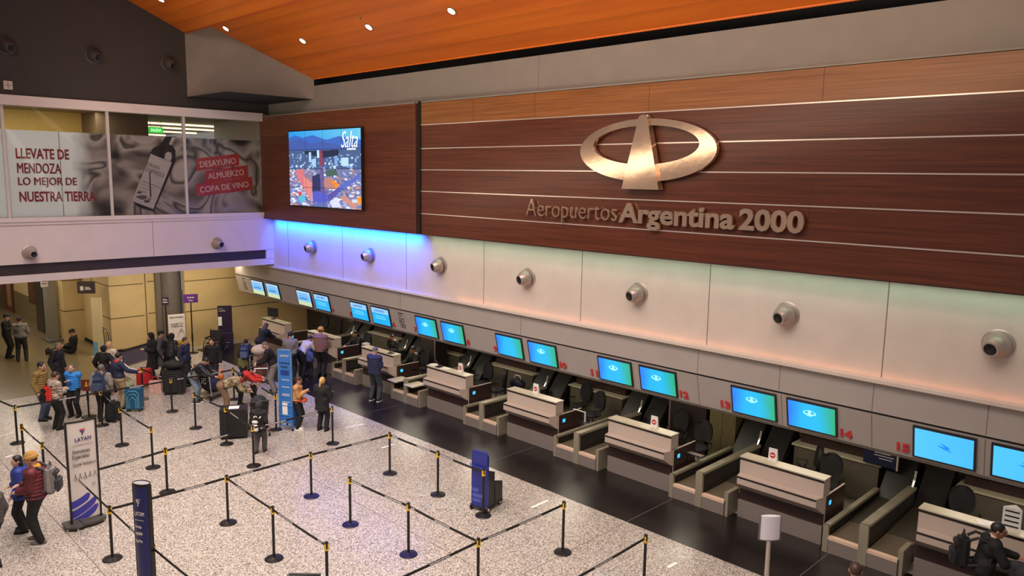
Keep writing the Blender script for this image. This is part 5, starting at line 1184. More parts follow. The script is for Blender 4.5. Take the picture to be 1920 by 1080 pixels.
# luggage trolleys
def trolley(label, loc, rz, board=None, brd=''):
    r = root('luggage_trolley', label, 'trolley', (loc[0], loc[1], 0), R(rz), 'luggage trolleys')
    b = MB()
    for s in (-1, 1): b.tube([(s*.28, .45, .12), (s*.28, -.35, .16), (s*.28, -.45, .95), (s*.25, -.52, 1.02)], .018, 8)
    MB().tube([(-.25, -.50, .98), (-.24, -.53, 1.02), (.24, -.53, 1.02), (.25, -.50, .98)], .022, 8).build('handle', m_black, r)
    b.tube([(-.28, .45, .12), (.28, .45, .12)], .018, 8).tube([(-.28, -.40, .55), (.28, -.40, .55)], .015, 8)
    b.build('frame', m_chrome, r)
    MB().box(-.26, .26, -.32, .46, .15, .18).build('platform', m_rail, r, smooth=False)
    MB().box(-.2, .2, -.47, -.22, .72, .75).box(-.2, .2, -.23, -.22, .75, .92).build('basket', m_rail, r, smooth=False)
    for x, y in ((-.26, -.35), (.26, -.35), (0, .42)): MB().cyl((x-.02, y, .06), (x+.02, y, .06), .06, n=14).build('wheel', m_black, r)
    if board:
        MB().box(-.24, .24, -.455, -.44, .42, .80).build('board', m_black, r, smooth=False)
        text('lettering', brd, (-.16, -.456, .55), sx, sz, .34, .15, m_signw, r, 0, .002)
    return r
P = fl(396, 745); trolley('luggage trolley with black lettered board beside the bending person in jeans', (P.x, P.y), -60, True, 'SUG')
small('travel_bag', 'dark blue duffel bag lying on the lettered trolley', 'bag', (P.x+.05, P.y+.05, .185), -60, [('body', MB().ell((0, .02, .20), (.26, .34, .20)), M('navy_duffel', (40, 48, 84), .6, 0, .15, 8)), ('strap', MB().tube([(-.1, 0, .38), (0, 0, .46), (.1, 0, .38)], .012), m_black)])
small('toy', 'small orange cloth toy on the luggage trolley', 'toy', (P.x+.28, P.y-.12, .55), 0, [('body', MB().ell((0, 0, .1), (.1, .09, .13)), M('orange_cloth', (214, 120, 60), .7)), ('head', MB().ell((0, 0, .27), (.07, .07, .07)), M('orange_cloth', (214, 120, 60)))])
P = fl(490, 715); trolley('luggage trolley heaped with coats beside the bending man in black', (P.x, P.y), -35)
small('coat_heap', 'beige and brown coats heaped on the trolley', 'coats', (P.x, P.y-.05, .185), 0, [('coat', MB().ell((0, 0, .45), (.26, .28, .50), 16, 10), M('brown_plaid_coat', (128, 90, 72), .8, 0, .35, 9)), ('top_coat', MB().ell((-.03, .02, .92), (.30, .26, .18), 16, 8), M('beige_fleece', (206, 186, 164), .85, 0, .1, 12, bump=.4))])

P = fl(572, 1076, 1.03); trolley('luggage trolley cut by the bottom edge, only its black handle bar showing', (P.x-.53*math.cos(R(45)), P.y-.53*math.sin(R(45))), 135)
# wheelchair and stroller
P = fl(404, 668)
wc = root('wheelchair', 'black wheelchair parked before the yellow wall', 'wheelchair', (P.x+.1, P.y+.3, 0), R(130))
for s in (-1, 1):
    MB().tube([(s*.29, .30*math.cos(2*math.pi*i/24), .31+.30*math.sin(2*math.pi*i/24)) for i in range(24)], .018, 6, 0, True).cyl((s*.27, 0, .31), (s*.31, 0, .31), .03).build('wheel', m_black, wc)
    MB().tube([(s*.24, -.28, .95), (s*.24, -.20, .92), (s*.24, -.20, .20), (s*.24, .35, .25), (s*.24, .45, .05)], .014, 6).build('side_frame', m_post, wc)
    MB().box(s*.25-.03, s*.25+.03, -.15, .2, .66, .70).build('armrest', m_black, wc, smooth=False)
    MB().cyl((s*.24-.012, .34, .08), (s*.24+.012, .34, .08), .08, n=14).build('caster', m_black, wc)
MB().box(-.23, .23, -.2, .22, .46, .50).build('seat', m_blkfab, wc, smooth=False); MB().box(-.23, .23, -.24, -.20, .50, .92).build('backrest', m_blkfab, wc, smooth=False); MB().box(-.2, .2, .36, .50, .06, .08).build('footrest', m_black, wc, smooth=False)
P = fl(488, 818)
st = root('stroller', 'black baby stroller with hood in front of the child in black', 'stroller', (P.x+.12, P.y+.30, 0), R(-20))
b = MB()
for s in (-1, 1): b.tube([(s*.22, -.42, 1.0), (s*.22, -.1, .55), (s*.22, .38, .08)], .014, 6).tube([(s*.22, -.36, .08), (s*.22, .12, .55)], .014, 6)
b.tube([(-.22, -.42, 1.0), (.22, -.42, 1.0)], .018, 6).build('frame', m_post, st)
MB().box(-.2, .2, -.18, .28, .42, .48).build('seat', m_blkfab, st, smooth=False); MB().hexa([(-.2, -.18, .46), (.2, -.18, .46), (.2, -.22, .46), (-.2, -.22, .46)], [(-.2, -.32, .95), (.2, -.32, .95), (.2, -.36, .95), (-.2, -.36, .95)]).build('backrest', m_blkfab, st, smooth=False)
hd = MB(); rs = []
for k in range(6):
    a = R(20+22*k); rs.append([(.24*math.cos(t), -.16+.30*math.sin(t)*math.cos(a), .80+.30*math.sin(t)*math.sin(a)) for t in [math.pi*i/10 for i in range(11)]]+[(.225*math.cos(t), -.16+.285*math.sin(t)*math.cos(a), .80+.285*math.sin(t)*math.sin(a)) for t in [math.pi*i/10 for i in range(10, -1, -1)]])
hd.rings(rs).build('hood', m_blkfab, st)
for x, y in ((-.22, -.36), (.22, -.36), (-.22, .38), (.22, .38)): MB().cyl((x-.02, y, .08), (x+.02, y, .08), .08, n=16).cyl((x-.022, y, .08), (x+.022, y, .08), .035, n=10, mi=1).build('wheel', [m_black, m_paper], st)
MB().ell((.16, .05, .56), (.12, .24, .18)).build('pink_blanket', M('pale_pink_blanket', (214, 176, 172), .8, 0, .15, 10), st)
# ================================================================== PEOPLE
PEND = []     # (object, smoothing steps, face painter)
def grow(mb, name, mats, parent, voxel, smooth, paint=None):
    o = mb.build(name, mats, parent, smooth=False)
    m = o.modifiers.new('remesh', 'REMESH'); m.mode = 'VOXEL'; m.voxel_size = voxel
    if smooth:
        s = o.modifiers.new('soften', 'SMOOTH'); s.factor = .5; s.iterations = smooth
    PEND.append((o, paint)); return o
def bake_people():
    dg = bpy.context.evaluated_depsgraph_get(); done = []
    for o, paint in PEND:
        me = bpy.data.meshes.new_from_object(o.evaluated_get(dg)); done.append((o, me, paint))
    for o, me, paint in done:
        mats = [m for m in o.data.materials]; o.modifiers.clear(); o.data = me
        me.materials.clear()
        for m in mats: me.materials.append(m)
        if paint: paint(me)
        me.shade_smooth()
    PEND.clear()

m_skin = M('skin_light', (206, 158, 134), .5, 0, .06, 20); m_skin2 = M('skin_tan', (176, 124, 98), .5, 0, .06, 20)
m_eye = M('eye_dark', (34, 24, 22), .3, 0, .1, 20); m_lip = M('lip', (160, 88, 80), .5, 0, .06, 20)
def cloth(name, rgb, rough=.8, var=.12, scale=14, bump=.25): return M('cloth_'+name, rgb, rough, 0, var, scale, bump, 70)
h_black = M('hair_black', (26, 20, 20), .5, 0, .3, 40, stretch=(1, 1, .2)); h_brown = M('hair_brown', (66, 44, 32), .5, 0, .3, 40, stretch=(1, 1, .2)); h_grey = M('hair_grey', (104, 98, 94), .6, 0, .25, 40); h_blond = M('hair_blond', (196, 156, 96), .5, 0, .3, 40, stretch=(1, 1, .2))
def camo():
    m = bpy.data.materials.new('cloth_camouflage'); m.use_nodes = True; nt = m.node_tree; b = nt.nodes['Principled BSDF']; b.inputs['Roughness'].default_value = .85
    tc = nt.nodes.new('ShaderNodeTexCoord'); n = nt.nodes.new('ShaderNodeTexNoise'); n.inputs['Scale'].default_value = 9; n.inputs['Detail'].default_value = 2; nt.links.new(tc.outputs['Object'], n.inputs['Vector'])
    r = nt.nodes.new('ShaderNodeValToRGB'); cr = r.color_ramp; cr.interpolation = 'CONSTANT'
    for i, (p, c) in enumerate(((0, (64, 56, 44)), (.42, (120, 104, 78)), (.52, (172, 152, 118)), (.62, (92, 88, 62)))):
        e = cr.elements[i] if i < 2 else cr.elements.new(p); e.position = p; e.color = s2l(c)+(1,)
    nt.links.new(n.outputs['Fac'], r.inputs[0]); nt.links.new(r.outputs[0], b.inputs['Base Color']); return m
def plaid():
    m = bpy.data.materials.new('cloth_plaid'); m.use_nodes = True; nt = m.node_tree; b = nt.nodes['Principled BSDF']; b.inputs['Roughness'].default_value = .85
    tc = nt.nodes.new('ShaderNodeTexCoord'); c = nt.nodes.new('ShaderNodeTexChecker'); c.inputs['Scale'].default_value = 27
    c.inputs['Color1'].default_value = s2l((206, 190, 172))+(1,); c.inputs['Color2'].default_value = s2l((108, 86, 74))+(1,); nt.links.new(tc.outputs['Object'], c.inputs['Vector']); nt.links.new(c.outputs[0], b.inputs['Base Color']); return m

def ik(a, t, l1, l2, pole):
    d = t-a; L = min(d.length, (l1+l2)*.995); e = d.normalized(); t = a+e*L
    x = (l1*l1-l2*l2+L*L)/(2*L); hgt = math.sqrt(max(0, l1*l1-x*x)); p = pole-e*pole.dot(e)
    p = p.normalized() if p.length > 1e-4 else Vector((0, -1, 0))
    return a+e*x+p*hgt, t

def person(label, at, face, h, top, bottom, shoes=None, hair=('short', h_black), skin=None, lean=0, la=None, ra=None, hp=8, hy=0, step=.0, stance=.10, puffer=False, coat=0.0, hood=None, collar=None, seat=None, child=False, near=False, fat=1.0, sleeve=None, ext=None, floor_sit=False, knee=0, z0=0.0, cat='person', glasses=False):
    skin = skin or m_skin; shoes = shoes or m_black
    k = h/1.75
    r = root('person', label, cat, (at[0], at[1], z0), R(face-90))
    V = lambda x, y, z: Vector((x*k, y*k, z*k))
    hipz = .92
    if seat is not None: hipz = seat/k
    if floor_sit: hipz = .12
    drop = 0
    hipC = V(0, 0, hipz)
    T = Matrix.Rotation(R(-lean), 3, 'X'); tp = lambda x, y, z: hipC+T @ V(x, y, z)
    if lean > 30 and seat is None: hipC = V(0, -.10*lean/60, hipz); 
    sh = [tp(s*.185*fat**.5, 0, .50) for s in (-1, 1)]
    neck = tp(0, .0, .545); hc = neck + (T @ V(0, .03, .05)) + V(0, .02, .115 if not child else .13)
    hs = k*(1.28 if child else 1.07)
    Hm = Matrix.Rotation(R(hy), 3, 'Z') @ Matrix.Rotation(R(-hp-lean*.35), 3, 'X'); hd = lambda x, y, z: hc + Hm @ Vector((x*hs, y*hs, z*hs))
    legs = []
    for s in (-1, 1):
        hip = hipC+V(s*.09, 0, -.02)
        if floor_sit: kn, an = V(s*.10, .42, .20), V(s*.12, .84, .07)
        elif seat is not None: kn, an = V(s*.11, .42, hipz+.02), V(s*.12, .40, .08)
        else:
            an = V(s*stance, (step if s > 0 else -step), .085)
            kn, _ = ik(hip, an, .425*k, .425*k, Vector((s*.08, 1, 0)))
        legs.append((hip, kn, an))
    arms = []
    for s, tg in ((-1, la), (1, ra)):
        tg = tg or (.07, .04, -.50)
        wr = sh[(s+1)//2] + V(s*tg[0], tg[1], tg[2]) if len(tg) == 3 else None
        el, wr = ik(sh[(s+1)//2], wr, .285*k, .255*k, Vector((s*.45, -.8, -.35)))
        arms.append((sh[(s+1)//2], el, wr))
    # ---- one continuous body
    b = MB(); q = k
    b.cap(tp(-.07, 0, .40), tp(.07, 0, .40), .115*q*fat).cap(tp(-.08, 0, .12), tp(.08, 0, .12), .105*q*fat).cap(tp(0, 0, .12), tp(0, 0, .42), .11*q*fat, .13*q*fat)
    b.cap(sh[0], sh[1], .062*q).cap(hipC+V(-.07, 0, 0), hipC+V(.07, 0, 0), .105*q*fat)
    b.cap(neck-(T @ V(0, 0, .08)), hd(0, -.01, -.06), .056*q)
    b.ell(hc, (.076*hs, .096*hs, .112*hs), 16, 12, 0, Hm).ell(hd(0, .028, -.062), (.054*hs, .062*hs, .056*hs), 12, 8, 0, Hm)
    b.cap(hd(0, .090, .012), hd(0, .108, -.022), .012*hs, .017*hs, 8)
    for s in (-1, 1): b.ell(hd(s*.078, -.005, -.005), (.014*hs, .022*hs, .032*hs), 8, 6, 0, Hm)
    for hip, kn, an in legs: b.cap(hip, kn, .082*q*fat**.5, .055*q).cap(kn, an, .052*q, .036*q).cap(an-V(0, .02, .03), an+V(0, .12, -.045), .034*q, .028*q)
    for (s0, el, wr), s in zip(arms, (-1, 1)):
        b.cap(s0, el, .052*q, .042*q).cap(el, wr, .040*q, .028*q)
        d = (wr-el).normalized(); side = d.cross(Vector((0, 0, 1)) if abs(d.z) < .8 else Vector((0, 1, 0))).normalized(); nrm = side.cross(d)
        pm = wr+d*.085*q; b.cap(wr, pm, .026*q, .034*q)
        for i, ln in enumerate((.070, .082, .076, .060)):
            off = side*((i-1.5)*.021*q); f0 = pm+off*.9; f1 = f0+d*ln*.55*q+off*.25; f2 = f1+(d*.8-nrm*.6).normalized()*ln*.5*q
            b.cap(f0, f1, .0098*q, .0095*q, 6).cap(f1, f2, .0095*q, .0085*q, 6)
        t0 = wr+d*.03*q+side*.026*q; t1 = t0+(d*.6+side*.8).normalized()*.045*q; b.cap(t0, t1, .012*q, .011*q, 6).cap(t1, t1+d*.035*q, .011*q, .009*q, 6)
    eyes = [hd(s*.031, .088, .018) for s in (-1, 1)]; brows = [hd(s*.032, .090, .040) for s in (-1, 1)]; mouth = [hd(x, .088, -.062) for x in (-.016, 0, .016)]
    def paint(me):
        for p in me.polygons:
            c = p.center
            if (c-hc).length > .16*hs: continue
            if min((c-e).length for e in eyes) < .0135*hs: p.material_index = 1
            elif min((c-e).length for e in brows) < .012*hs: p.material_index = 3
            elif min((c-e).length for e in mouth) < .012*hs: p.material_index = 2
    grow(b, 'body', [skin, m_eye, m_lip, hair[1] if hair[1] not in () else m_eye], r, .0075 if near else .0105, 2, paint)
    # ---- trousers
    t = MB(); g = .028
    t.cap(hipC+V(-.08, 0, .02), hipC+V(.08, 0, .02), .115*q*fat+g).cap(tp(-.07, 0, .10), tp(.07, 0, .10), .10*q*fat+g)
    for hip, kn, an in legs: t.cap(hip, kn, .085*q*fat**.5+g, .060*q+g).cap(kn, an+V(0, 0, .015), .058*q+g, .044*q+g)
    grow(t, 'trousers', bottom, r, .015, 3)
    # ---- upper garment
    j = MB(); g = .036 if puffer or coat else .030
    j_sh = [sh[0], sh[1]]
    if puffer:
        for i in range(8):
            z = .0+.068*i; w = (.165 if i < 6 else .15)*q*fat; j.ell(tp(0, 0, z+.02), (w+.065*q, (.125*fat+.055)*q, .054*q), 18, 8, 0, T)
        j.cap(tp(0, 0, .05), tp(0, 0, .42), .13*q*fat, .14*q*fat)
    else:
        j.cap(tp(-.075, 0, .40), tp(.075, 0, .40), .118*q*fat+g).cap(tp(-.08, 0, .10), tp(.08, 0, .10), .112*q*fat+g).cap(tp(0, 0, .08), tp(0, 0, .42), .12*q*fat+g, .135*q*fat+g)
    j.cap(sh[0], sh[1], .066*q+g).cap(tp(-.05, 0, .53), tp(.05, 0, .53), .055*q)
    if coat: j.rings([[hipC+T @ Vector((w*q*fat*math.cos(a), w*.78*q*fat*math.sin(a), z*k)) for a in [2*math.pi*i/20 for i in range(20)]] for z, w in ((-coat, .225), (-coat*.5, .21), (.08, .19), (.2, .17))])
    for s0, el, wr in arms:
        if puffer:
            for A, B_, r0, r1 in ((s0, el, .072, .066), (el, wr, .062, .052)):
                for i in range(5): j.ell(A+(B_-A)*(i/4.3), ((r0+(r1-r0)*i/4+.018)*q,)*3, 12, 8)
            j.cap(s0, el, .06*q).cap(el, wr, .05*q)
        else: j.cap(s0, el, .060*q+g, .050*q+g).cap(el, wr-(wr-el).normalized()*.015, .047*q+g, .034*q+g)
    jk = grow(j, 'jacket' if (puffer or coat) else 'top', top, r, .014, 2 if puffer else 4)
    if sleeve:
        for s0, el, wr in arms: MB().tube([s0+V(0, 0, .085), el+(el-hipC).normalized()*.075*q+V(0, 0, .03), wr+V(0, 0, .06)], .018, 6).build('sleeve_stripe', sleeve, r)
    if hood: grow(MB().ell(tp(0, -.10, .53), (.13*q, .085*q, .085*q), 14, 8, 0, T).cap(tp(-.09, -.04, .55), tp(.09, -.04, .55), .05*q), 'hood', hood, r, .014, 3)
    if collar: grow(MB().cap(tp(-.05, -.03, .545), tp(.05, -.03, .545), .068*q).cap(tp(-.07, -.03, .54), tp(-.05, .10, .44), .04*q, .03*q).cap(tp(.07, -.03, .54), tp(.05, .10, .44), .04*q, .03*q), 'collar', collar, r, .012, 3)
    # ---- shoes
    for hip, kn, an in legs:
        c = an+V(0, .045, -.035) if not floor_sit else an+V(0, .03, .05)
        if floor_sit: o = MB().ell(c, (.048*q, .045*q, .13*q), 12, 8).build('shoe', shoes, r)
        else:
            o = MB().ell((c.x, c.y, .055*q), (.050*q, .145*q, .052*q), 14, 8).ell((c.x, c.y-.06*q, .075*q), (.046*q, .07*q, .065*q), 12, 8).build('shoe', shoes, r)
            MB().rings([[(c.x+.053*q*math.cos(a), c.y+.15*q*math.sin(a), z) for a in [2*math.pi*i/16 for i in range(16)]] for z in (.0, .028*q)]).build('sole', ext or m_black, o)
    if glasses:
        gl = MB()
        for q2 in (-1, 1):
            gl.tube([hd(q2*.031+.022*math.cos(a), .106, .016+.016*math.sin(a)) for a in [2*math.pi*i/14 for i in range(14)]], .0035, 5, 0, True).tube([hd(q2*.053, .104, .018), hd(q2*.083, .06, .02), hd(q2*.085, -.01, .018)], .0035, 5)
        gl.tube([hd(-.010, .107, .018), hd(.010, .107, .018)], .0035, 5).build('glasses', m_black, r)
    # ---- hair or headgear
    st, hm = hair
    if st != 'none' and st != 'hoodup':
        w = MB()
        thin = .93 if st == 'buzz' else 1.0
        w.ell(hd(0, -.018, .026), (.0865*hs*thin, .100*hs*thin, .100*hs*thin), 16, 10, 0, Hm)
        if st in ('long', 'pony', 'bun'): w.ell(hd(0, -.035, -.01), (.086*hs, .078*hs, .10*hs), 14, 8, 0, Hm)
        if st == 'long': w.cap(hd(-.05, -.045, -.05), hd(-.06, -.06, -.25), .048*hs, .035*hs).cap(hd(.05, -.045, -.05), hd(.06, -.06, -.25), .048*hs, .035*hs).cap(hd(0, -.06, -.05), hd(0, -.085, -.26), .055*hs, .04*hs)
        if st == 'bun': w.ell(hd(0, -.12, .05), (.05*hs, .05*hs, .05*hs), 10, 8)
        if st == 'pony': w.cap(hd(0, -.11, .0), hd(0, -.14, -.16), .04*hs, .025*hs)
        if st == 'cap':
            pass
        grow(w, {'cap': 'hair', 'beanie': 'hair'}.get(st, 'hair'), hm if st not in ('cap', 'beanie', 'pom') else h_brown, r, .011, 2)
    if st == 'cap':
        MB().rings([[hd(.093*c*math.cos(a), -.012+.108*c*math.sin(a), z) for a in [2*math.pi*i/20 for i in range(20)]] for z, c in ((.035, 1.0), (.075, .96), (.11, .74), (.13, .3))]).slab([hd(-.07, .07, .04), hd(.07, .07, .04), hd(.055, .16, .03), hd(-.055, .16, .03)], Hm @ Vector((0, 0, .008))).build('cap', hm, r)
    if st in ('beanie', 'pom'):
        o = MB().rings([[hd(.095*c*math.cos(a), -.015+.112*c*math.sin(a), z) for a in [2*math.pi*i/24 for i in range(24)]] for z, c in ((.012, 1.0), (.014, 1.05), (.055, 1.05), (.058, .99), (.10, .86), (.13, .6), (.145, .2))]).build('beanie', hm, r, ang=60)
        if st == 'pom': MB().ell(hd(0, -.015, .175), (.04*hs,)*3, 12, 8).build('pompom', m_paper, o)
    if st == 'hoodup':
        w = MB(); w.ell(hd(0, -.03, .02), (.105*hs, .115*hs, .125*hs), 16, 10, 0, Hm).cap(hd(0, -.04, -.06), tp(0, -.02, .52), .09*hs, .10*hs); grow(w, 'hood', hm, r, .013, 3)
    return r

FX = lambda x, y: tuple(fl(x, y)[:2])
HX = lambda x, y, h: tuple(fl(x, y, h-.03)[:2])
c_black = cloth('black', (23, 21, 23)); c_char = cloth('charcoal', (40, 38, 42)); c_navy = cloth('navy', (40, 44, 72)); c_jean = cloth('jeans', (70, 82, 104)); c_ltjean = cloth('light_jeans', (128, 142, 156)); c_beige = cloth('beige', (176, 152, 118)); c_grey = cloth('grey', (128, 120, 114))
c_dkgrey = cloth('dark_grey', (76, 72, 72)); c_olive = cloth('mustard', (138, 112, 58)); c_blue = cloth('bright_blue', (44, 132, 214), .6); c_maroon = cloth('maroon', (98, 30, 40), .6); c_tan = cloth('tan', (190, 138, 90), .7); c_brown = cloth('quilted_brown', (136, 96, 80)); c_cream = cloth('cream', (214, 196, 176)); c_red = cloth('red', (196, 44, 40)); c_green = cloth('kid_green', (112, 112, 66)); c_pants = cloth('dark_trousers', (40, 36, 38)); c_royal = cloth('royal_blue', (36, 54, 140), .6); c_white = cloth('white', (226, 220, 216)); c_pink = cloth('pink', (222, 170, 176)); c_tanp = cloth('khaki_trousers', (128, 100, 76)); c_kid = cloth('kid_navy', (66, 76, 118))
arm_cross = dict(la=(-.20, .20, -.20), ra=(-.18, .24, -.17))
arm_front = dict(la=(-.10, .26, -.24), ra=(-.10, .26, -.24))
arm_phone = dict(la=(-.08, .24, -.20), ra=(-.10, .26, -.14))
arm_reach = dict(la=(-.05, .40, -.28), ra=(-.05, .40, -.28))
P = person
# --- left side, below the gallery
P('person in black jacket and dark cap at the left edge, below the gallery', FX(16, 671), -30, 1.66, c_black, c_black, hair=('cap', c_black), **arm_front)
P('person in grey hooded sweatshirt with back turned, on the olive floor', FX(42, 677), 70, 1.64, c_grey, c_pants, hair=('cap', c_char), hood=c_grey, la=(-.02, .26, -.26), ra=(-.02, .26, -.26), stance=.14)
P('person in black with cap sitting on the floor against the yellow pier', FX(136, 662), 150, 1.72, c_black, c_black, hair=('cap', c_black), floor_sit=True, lean=-8, hp=25, la=(-.08, .30, -.30), ra=(-.08, .30, -.30))
P('person in long black coat with beige collar at the upper left of the queue', FX(113, 742), -50, 1.70, c_black, c_char, hair=('buzz', h_grey), coat=.34, collar=c_beige, skin=m_skin2)
P('person in mustard puffer jacket facing right in the queue', FX(82, 788), -45, 1.68, c_olive, c_jean, hair=('short', h_black), puffer=True, hp=10)
P('person in plaid shirt with red backpack, wearing black trousers', FX(108, 805), 15, 1.60, plaid(), c_black, hair=('short', h_brown), fat=1.1, **arm_front)
P('person in bright blue jacket with crossed arms facing the camera', FX(142, 781), 222, 1.53, c_blue, c_black, hair=('buzz', h_grey), puffer=True, stance=.13, **arm_cross)
P('person in grey top with navy backpack, back to the camera', FX(195, 789), 55, 1.62, c_grey, c_black, hair=('short', h_grey), fat=1.1)
P('person in navy jacket with white sleeve stripe and red collar, reaching to the right', FX(226, 766), 10, 1.70, c_navy, c_beige, hair=('short', h_black), sleeve=c_white, collar=c_red, ra=(.20, .36, -.28), la=(.1, .1, -.48))
P('person with hair bun in a black top, in front of the blond person', HX(193, 650, 1.60), 35, 1.60, c_black, c_black, hair=('bun', h_black), la=(.18, .1, -.45), ra=(.28, .22, -.30))
P('person with blond hair and cream top behind the one with hair bun', HX(206, 642, 1.64), 200, 1.64, c_cream, c_char, hair=('long', h_blond))
P('person in black hooded coat with long scarf by the granite column', HX(284, 626, 1.62), 180, 1.62, c_black, c_black, hair=('hoodup', c_black), coat=.5, collar=c_dkgrey, **arm_front)
P('person in dark cap and long grey coat beside the granite column', HX(299, 622, 1.66), -20, 1.66, c_dkgrey, c_char, hair=('cap', c_black), coat=.45)
P('person in black quilted puffer jacket with hood up before the white poster', HX(316, 628, 1.58), 30, 1.58, cloth('black_puffer', (32, 32, 29), .5), c_black, hair=('hoodup', c_black), puffer=True, lean=12)
P('person with brown hair in navy jacket facing right beside the large black suitcase', HX(345, 634, 1.64), -50, 1.64, c_navy, c_pants, hair=('short', h_brown), hp=5)
P('person in black jacket and light jeans bending over the lettered trolley', FX(368, 755), -45, 1.60, cloth('black_shiny', (34, 32, 38), .35), c_ltjean, hair=('short', h_black), lean=45, hp=30, la=(.0, .42, -.30), ra=(.0, .42, -.30), ext=m_paper)
P('person with long black hair and cream collar facing the camera behind the trolley', HX(398, 636, 1.62), 228, 1.62, c_black, c_black, hair=('long', h_black), puffer=True, collar=c_cream, la=(.10, .10, -.50), ra=(.10, .12, -.48))
P('person in camouflage jacket bending forward beside the black box', FX(424, 776), -20, 1.60, camo(), c_tanp, hair=('short', h_black), lean=72, hp=25, la=(.0, .34, -.35), ra=(.0, .34, -.35))
P('person in bright red jacket bending forward with outstretched arms', (FX(424, 776)[0]+.62, FX(424, 776)[1]+.42), -25, 1.45, c_red, c_black, hair=('bun', h_black), lean=55, hp=25, la=(.05, .45, -.22), ra=(.05, .45, -.22))
P('small child in pale pink pompom beanie beside the red jacket', FX(478, 752), 200, .98, c_pink, c_char, hair=('pom', c_pink), child=True, puffer=True)
P('small child in black jacket and grey trousers walking away behind a post', FX(488, 848), 40, 1.28, c_black, c_dkgrey, hair=('hoodup', c_char), child=True, puffer=True, coat=.16, step=.13)
P('small child in olive green jacket beside the blue backpack', FX(457, 715), 60, .92, c_green, c_char, hair=('short', h_brown), child=True, puffer=True)
P('person in dark jacket with blue backpack, back to the camera, before the kiosk', FX(463, 713), 50, 1.42, c_char, c_jean, hair=('short', h_black))
P('person with streaked hair in black bending at the farthest desk', HX(488, 612, 1.45), 20, 1.60, c_black, c_black, hair=('long', h_brown), lean=35, hp=25, **arm_reach)
P('person in black sweater and grey trousers bending over the coat trolley', FX(515, 737), 150, 1.74, c_black, c_grey, hair=('buzz', h_grey), lean=20, hp=30, la=(-.04, .32, -.38), ra=(-.04, .32, -.38), stance=.15, ext=m_paper)
P('person in grey jacket and black trousers with back turned at the far desks', FX(546, 712), 40, 1.66, c_grey, c_black, hair=('short', h_black), fat=1.15, hp=20, **arm_front)
P('person in cream top leaning over the desk beside the grey jacket', (13.35, 23.5), 5, 1.60, c_cream, c_black, hair=('short', h_black), lean=48, hp=20, la=(.0, .40, -.30), ra=(.0, .40, -.30))
P('person in brown quilted jacket and orange beanie with back turned', FX(602, 706), 30, 1.74, c_brown, c_black, hair=('beanie', cloth('orange_knit', (226, 150, 40))), puffer=True, hp=15, **arm_front)
P('small child in blue hood beside the brown quilted jacket', FX(580, 706), 30, 1.02, c_kid, c_black, hair=('hoodup', cloth('hood_blue', (72, 92, 150))), child=True)
P('person in navy puffer jacket and jeans with back turned at a desk', FX(703, 752), 20, 1.72, c_navy, cloth('teal_jeans', (54, 64, 68)), hair=('buzz', h_grey), puffer=True, hp=18, stance=.14, ext=m_paper, **arm_front)
P('person in tan puffer jacket and dark scarf looking at a phone', FX(559, 805), -40, 1.50, c_tan, c_black, shoes=m_paper, hair=('pony', h_brown), puffer=True, collar=c_char, hp=28, ext=m_paper, **arm_phone)
P('person with blond hair in black jacket with a second jacket at the waist', FX(605, 807), 25, 1.50, c_black, c_black, hair=('pony', h_blond), hp=5, fat=1.12, stance=.13, coat=.22, la=(-.05, .24, -.22), ra=(-.02, .26, -.22))
# --- couple at the lower left
P('person with long dark hair and royal blue jacket hugging, lower left', FX(46, 996), 160, 1.54, c_royal, c_black, hair=('long', h_black), hp=6, hy=30, near=True, coat=.12, la=(.06, .12, -.46), ra=(-.12, .18, -.34), fat=1.1)
P('person in maroon puffer jacket and mustard beanie hugging, lower left', FX(75, 1018), 150, 1.78, c_maroon, c_black, shoes=cloth('grey_suede', (112, 98, 88)), hair=('beanie', cloth('mustard_knit', (168, 124, 60))), puffer=True, hp=14, near=True, fat=1.12, ext=m_paper, collar=cloth('yellow_scarf', (206, 152, 52)), la=(-.10, .26, -.36), ra=(-.10, .26, -.30), stance=.12, step=.06)
P('person in grey coat cut by the left edge, lowest of all', FX(-6, 1058), 130, 1.50, c_dkgrey, c_navy, hair=('short', h_brown), near=True, puffer=True, step=.10)
# --- staff behind the desks
def AX(px, py, X): p = wx(px, py, X); return (X, p.y)
P('staff person with long dark hair in black behind the desk of the quilted jacket', (15.72, 23.7), 185, 1.66, c_black, c_black, hair=('long', h_black), hp=25, seat=.52, la=(-.02, .38, -.24), ra=(-.02, .38, -.24))
P('bearded staff person in black suit standing behind the desk of the navy jacket', (15.52, 21.15), 190, 1.60, c_black, c_black, hair=('short', h_black), skin=m_skin2, hp=30, collar=c_white, **arm_front)
P('bearded staff person in black suit seated at the desk of the navy jacket', (15.62, 20.13), 178, 1.70, c_black, c_black, hair=('short', h_black), skin=m_skin2, seat=.52, hp=22, collar=c_white, la=(-.02, .40, -.26), ra=(-.02, .40, -.26))
P('staff person in navy uniform cut by the right edge behind the nearest desk', (15.75, 2.25), 170, 1.66, c_navy, c_black, hair=('short', h_black), skin=m_skin2, hp=10, **arm_front)
# --- at the nearest desk
P('person in black jacket with glasses leaning on the nearest desk', (13.58, 2.78), -66, 1.72, c_black, c_black, hair=('short', h_black), skin=m_skin2, lean=12, hp=6, hy=-14, near=True, glasses=True, collar=c_cream, hood=c_black, la=(-.02, .40, -.26), ra=(-.02, .38, -.24), fat=1.08)
P('person in dark jacket cut by the right edge, beside the one with glasses', (13.30, 2.10), 10, 1.55, c_char, c_black, hair=('short', h_black), near=True, fat=1.1, **arm_front)
P('person with dark curly hair, only the head visible at the bottom edge', HX(1605, 1062, 1.66), 20, 1.66, c_black, c_black, hair=('short', h_brown), near=True)
bake_people()

